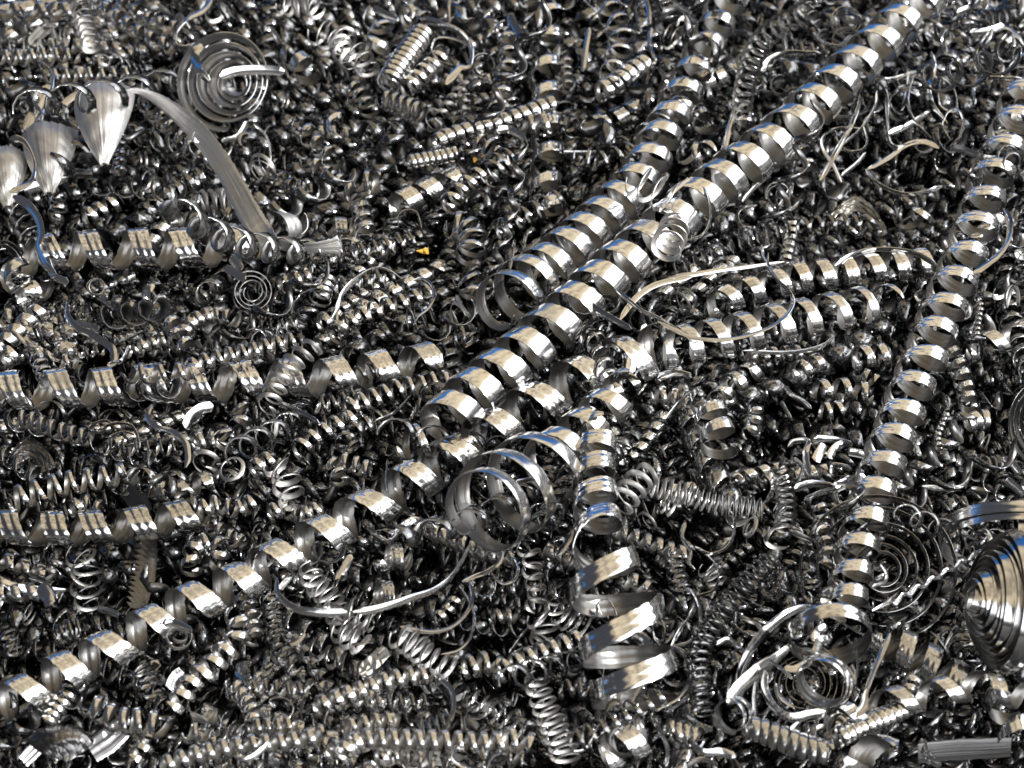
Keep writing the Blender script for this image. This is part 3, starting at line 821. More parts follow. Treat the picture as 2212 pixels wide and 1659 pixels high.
coil('F', [(880, 880), (960, 870), (1130, 860), (1290, 900)], 62, 120, 40, 'S', -0.06)
coil('F', [(560, 950), (560, 1050), (520, 1150)], 48, 60, 28, 'S', -0.05)
coil('F', [(940, 1000), (1010, 1000), (1090, 990)], 56, 70, 26, 'S', -0.06)
coil('F', [(1920, 300), (1945, 360), (1930, 440), (1920, 540)], 20, 30, 22, 'S', 0.02, 'fine twisted thread hanging in the dark behind the upright ribbed coil')
coil('F', [(1745, 1000), (1710, 1080), (1680, 1160), (1690, 1240)], 22, 32, 22, 'S', 0.0, 'fine twisted thread lying in the dark close to the upright ribbed coil')
coil('F', [(2060, 250), (2110, 290), (2180, 300)], [60, 66, 60], 60, 24, 'M', 0.0)
coil('F', [(1860, 1080), (1920, 1050), (1990, 1050)], 58, 60, 38, 'R', -0.05, name='spring_coil')
coil('F', [(480, 640), (560, 660), (700, 650), (860, 640)], 48, 70, 28, 'S', -0.02)

# ------------------------------------------------------------------ springs, lower part
coil('G', [(1900, 420), (1930, 520), (2000, 590), (2060, 680), (2110, 770), (2180, 840)], [64, 68, 74, 78, 80, 74], 56, 28, 'M', 0.10, 'grey matte spring crossing under the bright bow shaped strand', cone=1.1)
coil('H', [(20, 740, 10), (80, 690, 20), (180, 720, 20), (260, 760, 10)], [66, 72, 74, 66], 62, 28, 'M', 0.12, 'bunched pale loops at the end of the grey matte spring', cone=1.1)
coil('H', [(30, 810, 20), (110, 860, 30), (180, 900, 30), (170, 940, 20)], [64, 72, 74, 60], 64, 32, 'M', 0.10, 'pale hooked loops sagging below the bunched pale loops', cone=1.1)
coil('H', [(390, 830), (440, 860), (500, 900), (570, 960), (650, 1010), (740, 1060)], [84, 86, 84, 76, 70, 66], [66, 56, 56, 62, 62, 62], 28, 'M', 0.08, 'grey spring with a wide open mouth sloping down below the loose strand', cone=1.0)
coil('H', [(1190, 290), (1230, 370), (1230, 450), (1250, 530), (1260, 610), (1240, 680)], [66, 62, 60, 60, 60, 56], 74, 22, 'M', 0.07, 'thin loose spring hanging upright in the dark lower middle', cone=0.8)
coil('H', [(1240, 720), (1300, 770), (1310, 840), (1270, 900)], [76, 80, 80, 66], 66, 24, 'M', 0.05)
coil('H', [(1370, 600), (1390, 690), (1470, 750), (1560, 800)], [60, 76, 82, 76], 50, 22, 'D', 0.03, cone=1.0)
coil('H', [(1250, 1090), (1270, 1180), (1300, 1260), (1340, 1350), (1380, 1440), (1420, 1530), (1440, 1620)], [66, 74, 78, 82, 84, 86, 86], 62, 24, 'M', 0.10, 'neat grey spring running steeply down to the bottom edge', cone=1.0)
coil('H', [(-40, 1270), (60, 1220), (200, 1170), (320, 1130), (450, 1100), (590, 1080)], 62, 80, 34, 'S', 0.05, 'row of bright glints along a spring in the lower middle')
coil('H', [(140, 1260), (250, 1255), (380, 1250), (500, 1250), (600, 1250)], 56, 72, 22, 'W', 0.03)
coil('H', [(40, 1600), (110, 1520), (200, 1480), (360, 1480), (520, 1485), (700, 1490), (880, 1500), (1030, 1500), (1130, 1480), (1230, 1530)], [60, 62, 64, 64, 64, 64, 64, 66, 80, 76], [80, 80, 78, 78, 80, 80, 80, 84, 110, 110], 40, 'S', 0.09, 'long bright spring with hot glints along the bottom edge')
coil('H', [(60, 1420), (180, 1390), (300, 1370), (420, 1370)], 58, 76, 32, 'S', 0.02)
coil('H', [(540, 1420), (620, 1400), (720, 1370)], 66, 46, 22, 'D', 0.03)
coil('H', [(790, 1060), (860, 1030), (960, 1010), (1020, 1040)], [66, 76, 72, 66], 84, 36, 'S', 0.06)
coil('H', [(1010, 1080), (1100, 1030), (1210, 980), (1320, 940), (1440, 900), (1530, 860)], 70, 78, 34, 'S', 0.05, 'bright spring leaning against the slanted zigzag loops')
coil('H', [(830, 1210), (920, 1270), (1010, 1330), (1100, 1390), (1200, 1440)], 66, 60, 24, 'D', 0.05, cone=0.9)
coil('H', [(1440, 1500), (1540, 1470), (1640, 1430), (1740, 1370), (1850, 1310), (1960, 1250), (2050, 1190)], [72, 76, 78, 78, 76, 72, 66], 78, 24, 'W', 0.05, 'thin dark spring below the slanted zigzag loops')
coil('H', [(580, 190), (680, 230), (800, 280), (920, 330), (1040, 350), (1130, 380)], [46, 52, 54, 54, 52, 48], 62, 42, 'S', 0.0, 'dark tight ribbed coil beneath the huge rings')
coil('H', [(1290, 310), (1390, 340), (1480, 390), (1590, 430)], 50, 60, 40, 'S', 0.0)
coil('H', [(1730, 200), (1830, 230), (1960, 280), (2110, 330), (2200, 350)], 52, 76, 38, 'S', -0.02)
coil('H', [(1380, 1180), (1480, 1160), (1600, 1180)], 60, 74, 24, 'W', 0.02)
coil('H', [(1790, 500), (1880, 530), (1970, 590)], 60, 80, 36, 'S', 0.0)
coil('H', [(1960, 860), (2030, 820), (2110, 850)], [72, 80, 70], 90, 16, 'W', 0.02)
coil('H', [(2080, 1440), (2160, 1450), (2230, 1480)], 50, 50, 36, 'S', 0.0)
coil('H', [(940, 1610), (1060, 1580), (1180, 1610)], 60, 80, 30, 'S', 0.0)
coil('H', [(240, 1620), (380, 1570), (520, 1600), (640, 1650)], 62, 82, 32, 'S', 0.0)
coil('H', [(620, 760), (700, 700), (760, 630)], 46, 60, 30, 'S', -0.12)
coil('H', [(960, 740), (1060, 720), (1150, 730)], 50, 66, 30, 'S', -0.12)
coil('G', [(1440, 700), (1470, 790), (1450, 880), (1370, 960), (1270, 1060), (1180, 1130), (1120, 1220), (1050, 1290)], [66, 72, 76, 76, 76, 74, 72, 66], [84, 90, 96, 100, 100, 96, 92, 90], 46, 'S', 0.04, 'bright curving spring below the stretched ribbed coil near the conical shell')
coil('G', [(520, 1260), (600, 1290), (680, 1340), (770, 1370), (870, 1370), (960, 1390), (1030, 1420)], [70, 80, 84, 84, 84, 80, 70], 92, 46, 'S', 0.04, 'bright loose spring curving beside the conical shell')
coil('G', [(820, 1020), (870, 1080), (920, 1160), (950, 1230)], [72, 80, 80, 66], 84, 28, 'W', 0.0)
coil('G', [(470, 330), (540, 420), (520, 500), (540, 590), (570, 680)], [84, 92, 92, 92, 84], 76, 22, 'D', 0.0, 'dark open rings stacked in the shade near the toothed strip', cone=0.9)
coil('G', [(1180, 480), (1170, 380), (1210, 300), (1310, 270), (1350, 340), (1310, 420)], 62, 84, 36, 'S', 0.02)
coil('G', [(1480, 560), (1520, 660), (1550, 770), (1560, 880)], 62, 60, 30, 'S', 0.0)
coil('G', [(1660, 560), (1680, 680), (1690, 780), (1720, 880)], 62, 58, 26, 'W', 0.02, 'dark zigzag spring standing upright beside the grey matte spring')
coil('G', [(1720, 900), (1760, 980), (1820, 1050)], 62, 70, 30, 'W', 0.0)
coil('G', [(1420, 1130), (1480, 1200), (1540, 1290), (1560, 1390)], 56, 54, 34, 'S', 0.02)
coil('G', [(1530, 1410), (1620, 1400), (1720, 1400), (1830, 1390)], 56, 62, 34, 'S', 0.04)
coil('G', [(960, 1650), (1060, 1620), (1160, 1585), (1270, 1560), (1400, 1530), (1540, 1510), (1700, 1500), (1850, 1480), (1990, 1450)], [56, 58, 58, 58, 58, 58, 58, 58, 56], 88, 42, 'S', 0.06, 'bright glinting spring running along the bottom edge to the middle')
coil('G', [(1500, 1180), (1620, 1160), (1780, 1180), (1900, 1170)], 56, 70, 28, 'W', 0.0)
coil('G', [(1920, 1290), (2010, 1250), (2100, 1220), (2200, 1180)], 60, 84, 38, 'S', 0.05)
coil('G', [(2000, 1560), (2110, 1530), (2210, 1500)], 62, 84, 40, 'S', 0.05)
coil('G', [(440, 1180), (390, 1250), (330, 1320), (290, 1380)], 62, 48, 26, 'S', 0.02, 'small tight coil lying above the conical shell')
coil('G', [(930, 1480), (880, 1540), (820, 1610)], 58, 80, 38, 'S', 0.04)
coil('G', [(1130, 1440), (1200, 1440), (1290, 1450)], 66, 84, 34, 'S', 0.0)
coil('G', [(340, 860), (420, 820), (500, 800)], 70, 56, 24, 'W', 0.0)
coil('G', [(20, 800), (60, 880), (100, 960)], 58, 60, 24, 'W', 0.0)
coil('G', [(300, 330), (360, 380), (300, 470)], 52, 60, 28, 'W', -0.05)
coil('G', [(1500, 330), (1580, 350), (1640, 400)], 74, 56, 24, 'D', 0.0, cone=0.9)
coil('G', [(1290, 170), (1390, 230), (1480, 280)], 56, 74, 32, 'S', 0.0)
coil('I', [(240, 1340), (225, 1230), (215, 1110), (215, 990), (240, 890), (300, 780), (370, 680), (450, 590), (530, 500), (600, 430), (650, 380)], [64, 66, 68, 70, 70, 70, 70, 68, 66, 62, 56], 52, 24, 'D', 0.06, 'long dark tight spring bending upwards beside the fine hair tangle', cone=0.95)
coil('I', [(-10, 30), (60, 60)], 60, 42, 22, 'D', 0.04)
coil('I', [(700, 60), (740, 100), (745, 180)], 58, 40, 24, 'D', 0.03)
coil('I', [(520, 170, 10), (540, 180)], [66, 60], 14, 26, 'M', 0.05, name='small_curl')
coil('I', [(640, 180, 10), (690, 210), (700, 280)], [74, 80, 76], 80, 26, 'M', 0.06, 'three linked loose rings above the fine hair tangle')
coil('I', [(830, 250), (850, 210, 20)], [76, 70], 22, 24, 'M', 0.03)
coil('I', [(930, 10), (960, 80), (970, 170), (990, 260), (1000, 350), (990, 420)], [46, 50, 54, 56, 56, 50], 68, 32, 'S', 0.03, 'small ribbed spring hugging the side of the upright ribbed coil')
coil('I', [(250, 420), (300, 470), (330, 520)], 62, 44, 20, 'D', 0.02)
coil('I', [(60, 330), (70, 430), (90, 520), (120, 620)], 62, 60, 22, 'W', 0.0)
coil('I', [(500, 1400), (600, 1430), (730, 1480), (860, 1530), (980, 1560), (1030, 1560)], [64, 76, 78, 78, 72, 60], 62, 46, 'S', 0.10, 'bright tightly ribbed coil at the bottom beside a double ring')
spiral('I', (425, 1325), 92, 108, 1.9, (-0.42, -0.28, 0.86), 44, cone=50, L=0.22, wob=0.03, start=0.4, name='ribbon_coil', label='bright double ring at the end of the tightly ribbed coil')
coil('I', [(1050, 1480), (1150, 1430), (1260, 1380), (1370, 1340), (1480, 1290)], [64, 66, 66, 64, 60], 44, 36, 'S', 0.04, 'golden tight coil below the pale waved ribbon')
coil('I', [(0, 1400), (100, 1420), (220, 1460)], 52, 48, 34, 'S', 0.0)
coil('I', [(1460, 1280), (1500, 1200), (1530, 1120)], 56, 54, 34, 'S', 0.0)
coil('I', [(390, 990), (440, 1010), (470, 960)], 70, 66, 30, 'W', 0.02)
coil('I', [(860, 600), (900, 560), (880, 480)], [76, 80, 70], 70, 22, 'W', 0.0)
coil('I', [(980, 640), (1040, 620), (1010, 560, 10)], [80, 80, 60], 80, 56, 'B', 0.10)
coil('I', [(520, 740, 10), (510, 760)], [56, 50], 14, 20, 'M', 0.03, name='small_curl')
coil('I', [(870, 1440), (940, 1460), (930, 1420)], [70, 70, 60], 50, 26, 'M', 0.02)
coil('I', [(1750, 520, 10), (1770, 540)], [66, 50], 20, 28, 'M', -0.02, name='small_curl')
coil('I', [(1750, 900), (1700, 870), (1640, 900)], [120, 130, 110], 110, 26, 'W', 0.0)

# ------------------------------------------------------------------ flat spirals
spiral('A', (1385, 490), 60, 305, 5.2, (-0.30, 0.10, 0.9), 84, cone=-230, style='B', L=0.26, flare=0.40, wob=0.03, mats=(M_POL, M_GRY), label='big concentric flat spiral with dark nested rings near the top', start=2.0, power=1.25)
spiral('I', (1345, 440), 90, 500, 6.2, (0.05, 0.10, 1.0), 40, cone=-20, style='B', L=0.10, flare=0.35, mats=(M_POL, M_POL), label='large flat wire spiral lying behind the upright ribbed coil', start=1.0, power=1.5)
spiral('I', (2095, 640), 60, 440, 10, (-0.90, 0.04, 0.40), 92, cone=190, style='B', L=0.26, wob=0.014, flare=-0.30, mats=(M_POL, M_INN), label='tall conical volute with many stacked bright bands at the edge', start=0.6, power=0.95)
spiral('I', (2260, 260), 520, 560, 2.2, (0.05, 0.93, -0.35), 70, cone=-120, style='B', L=0.10, wob=0.01, mats=(M_POL, M_INN), label='broad striped arc of ribbon curving above the conical volute', start=0.0)
spiral('I', (860, 1140), 60, 250, 5.0, (-0.1, 0.1, 1.0), 30, cone=0, style='B', L=0.04, label='thin flat spiral sitting behind the round bright ring', start=0.0)
spiral('D', (1545, 265), 50, 128, 3.0, (0.1, -0.15, 1.0), 34, cone=20, style='M', L=0.08, label='round grey flat spiral with a straight blue tipped tail', start=1.0)
spiral('C', (1120, 130), 50, 105, 2.6, (0.2, 0.2, 0.9), 30, cone=20, style='M', L=0.05, label='small dark flat spiral at the top beside the longest coil', start=0.0)
spiral('F', (2390, 1060), 150, 290, 3.5, (-0.4, 0.0, 0.9), 60, cone=0, style='B', L=0.05, label='large ring cut off by the edge behind the upright ribbed coil', start=0.0)
spiral('G', (1090, 860), 40, 90, 1.7, (0.2, 0.45, 0.85), 34, cone=20, style='M', L=0.16, label='single pale oval ring resting on the stretched ribbed coil', start=2.0)
spiral('D', (590, 240), 40, 62, 1.6, (0.1, 0.4, 0.9), 26, cone=0, style='M', L=0.05, label='tiny pale ring lying beneath the horizontal ribbon coil', start=0.0, name='small_curl')
spiral('A', (20, 1620), 90, 140, 2.0, (0.5, 0.1, 0.8), 60, style='B', L=0.04, start=0.0)
spiral('B', (930, 400), 55, 78, 1.5, (0.2, 0.1, 0.95), 40, style='M', L=-0.02, start=0.0, name='small_curl')
spiral('C', (1130, 250), 60, 110, 1.2, (0.1, 0.3, 0.9), 34, style='M', L=0.04, start=2.5, name='small_curl')
spiral('C', (700, 1200), 60, 85, 1.3, (0.3, 0.2, 0.9), 20, style='M', L=0.05, start=0.0, name='small_curl')

# ------------------------------------------------------------------ the torn strip with its fan shaped curls
def torn_shaving():
    o = bpy.data.objects.new('torn_shaving', None)
    xy, k = grid('A', [(1000, 720)])
    loc, _ = onto(xy, 0.15)
    o.location = loc[0]
    o.empty_display_size = 0.05
    col.objects.link(o)
    o['category'] = 'metal shaving'
    pr = np.column_stack([np.linspace(-0.5, 0.5, 15), 0.03 * (0.25 - np.linspace(-0.5, 0.5, 15) ** 2) * 4 + 0.010 * np.sin(np.linspace(0, 25, 15)) + np.random.default_rng(4).normal(0, 0.010, 15)])
    shell('A', [(455, 650), (470, 570), (530, 510), (640, 490), (740, 510), (830, 548)], (640, 1070), 190, 0.24, None, name='curl', parent=o, blunt=0.88)
    shell('A', [(140, 850), (170, 780), (270, 742), (380, 765), (480, 800)], (300, 1260), 160, 0.18, None, name='curl', parent=o, blunt=0.84)
    shell('A', [(-110, 980), (-50, 915), (20, 893), (90, 905), (165, 940)], (50, 1330), 150, 0.14, None, name='curl', parent=o, blunt=0.84)
    st = strand('A', [(770, 560, 10), (850, 562, 20), (960, 610, 20), (1090, 700, 20), (1220, 820, 20), (1330, 960, 20), (1430, 1120, 15), (1530, 1310, 10), (1620, 1450, 0), (1730, 1505, 0), (1880, 1525, 0), (2100, 1510, 10)],
           [40, 60, 90, 115, 125, 130, 135, 145, 150, 90, 90, 120], (1.0, 0.9, 0.7, 0.5, 0.35, 0.3, 0.25, 0.2, 0.1, 0.7, 0.8, 0.4), 0.26, None, name='strip', parent=o, mats=(M_FLK, M_DUL), taper=False, prof=pr, th=0.04)
    coil('A', [(1850, 1380), (1800, 1370), (1750, 1390)], [80, 95, 80], 110, [90, 120, 90], 'F', 0.18, None, phase=2.0, name='end_curl', parent=o, cone=0.6)
    things.append([o, np.vstack([grid('A', [(600, 740), (300, 950), (1200, 830), (1600, 1440), (1900, 1500)])[0]]), 'dull torn strip with large fan shaped curls and a ragged folded end'])


torn_shaving()
coil('A', [(1210, 830, 10), (1225, 850, 10)], [34, 30], 60, 34, 'M', 0.32, 'tiny curl snagged on the middle of the torn strip', name='small_curl')
shell('G', [(165, 1480), (230, 1425), (370, 1395), (500, 1410), (578, 1490)], (375, 1645), 110, 0.12, blunt=0.85, mats=(M_DKS, M_DUL), label='dull conical shell of torn metal near the bottom corner')
coil('I', [(1080, 1600), (1230, 1560), (1400, 1600)], [110, 125, 110], 330, [120, 170, 130], 'B', 0.10, 'bright saddle shaped flake at the bottom edge', phase=5.9, name='curled_flake')
shell('C', [(1050, 1320), (1110, 1235), (1190, 1200), (1280, 1270), (1345, 1410)], (1180, 1400), 60, -0.02, blunt=0.5, mats=(M_DUL, M_DUL), label='dull domed flake half hidden beyond the fine stretched spring', curl=10)
shell('D', [(75, 1260), (120, 1190), (200, 1170), (280, 1230), (320, 1340)], (180, 1420), 60, -0.06, blunt=0.5, mats=(M_DKS, M_DUL), label='dark lumpy flake sunk in a hollow near the edge', curl=20)
coil('G', [(1180, 1330), (1240, 1320), (1330, 1310)], [50, 60, 40], 260, [60, 110, 60], 'F', 0.02, 'small dark folded flake in the lower part of the heap', phase=5.8, name='curled_flake')
coil('H', [(800, 1370), (900, 1380), (980, 1410)], [70, 80, 66], 300, [90, 160, 90], 'F', -0.02, 'small dull domed flake between the lower springs', phase=5.8, name='curled_flake')
pr9 = prof_ribbed(K=11, ribs=3, amp=0.012, bow=0.03, seed=9)
strand('G', [(905, 250), (890, 350), (880, 450), (860, 560), (830, 680)], [120, 150, 160, 150, 120], (0.3, 0.2, 0.1), 0.0, 'dull flat strip with a jagged saw toothed edge in the shade', mats=(M_DKS, M_DKS), teeth=13, taper=False, prof=pr9, th=0.05)
strand('I', [(1560, 1570), (1750, 1550), (1950, 1540), (2130, 1530)], [130, 140, 140, 130], (0.5, 0.5), -0.02, 'dark flat brushed strip lying straight in the bottom corner', mats=(M_DKS, M_DKS), taper=False, prof=PROF3 * np.array([1.0, 0.3]), th=0.05)
strand('G', [(560, 1560), (660, 1490), (760, 1400)], [150, 170, 150], (0.4, 0.5), -0.08, 'dull flat plate of metal in a dark hollow behind the conical shell', mats=(M_DKS, M_DKS), taper=False, prof=pr9, th=0.05)
strand('G', [(140, 1620), (220, 1540), (290, 1480)], [90, 100, 90], (0.4, 0.5), -0.04, 'dull flat strip below the conical shell', mats=(M_DKS, M_DKS), taper=False, prof=pr9, th=0.05)
strand('A', [(180, 270), (260, 190), (350, 120)], [70, 75, 60], (0.4, 0.3), 0.0, 'blurred straight flat strip near the top corner', mats=(M_DUL, M_DUL), prof=pr9, th=0.05)
strand('D', [(780, 1480), (850, 1560), (900, 1640)], [120, 130, 110], (0.3, 0.4), -0.06, 'dull flat strip standing above the toothed strip', mats=(M_DKS, M_DKS), taper=False, prof=pr9, th=0.05)
strand('H', [(560, 1600), (700, 1600), (830, 1630)], [90, 100, 80], (0.4, 0.4), 0.0, 'dull flat strip under the glinting spring at the bottom edge', mats=(M_DUL, M_DUL), taper=False, prof=pr9, th=0.05)
strand('H', [(170, 1080), (260, 1000), (340, 930)], [90, 100, 80], (0.5, 0.3), 0.0, 'dull crumpled strip beneath the pale hooked loops', mats=(M_DUL, M_DUL), prof=pr9, th=0.05)

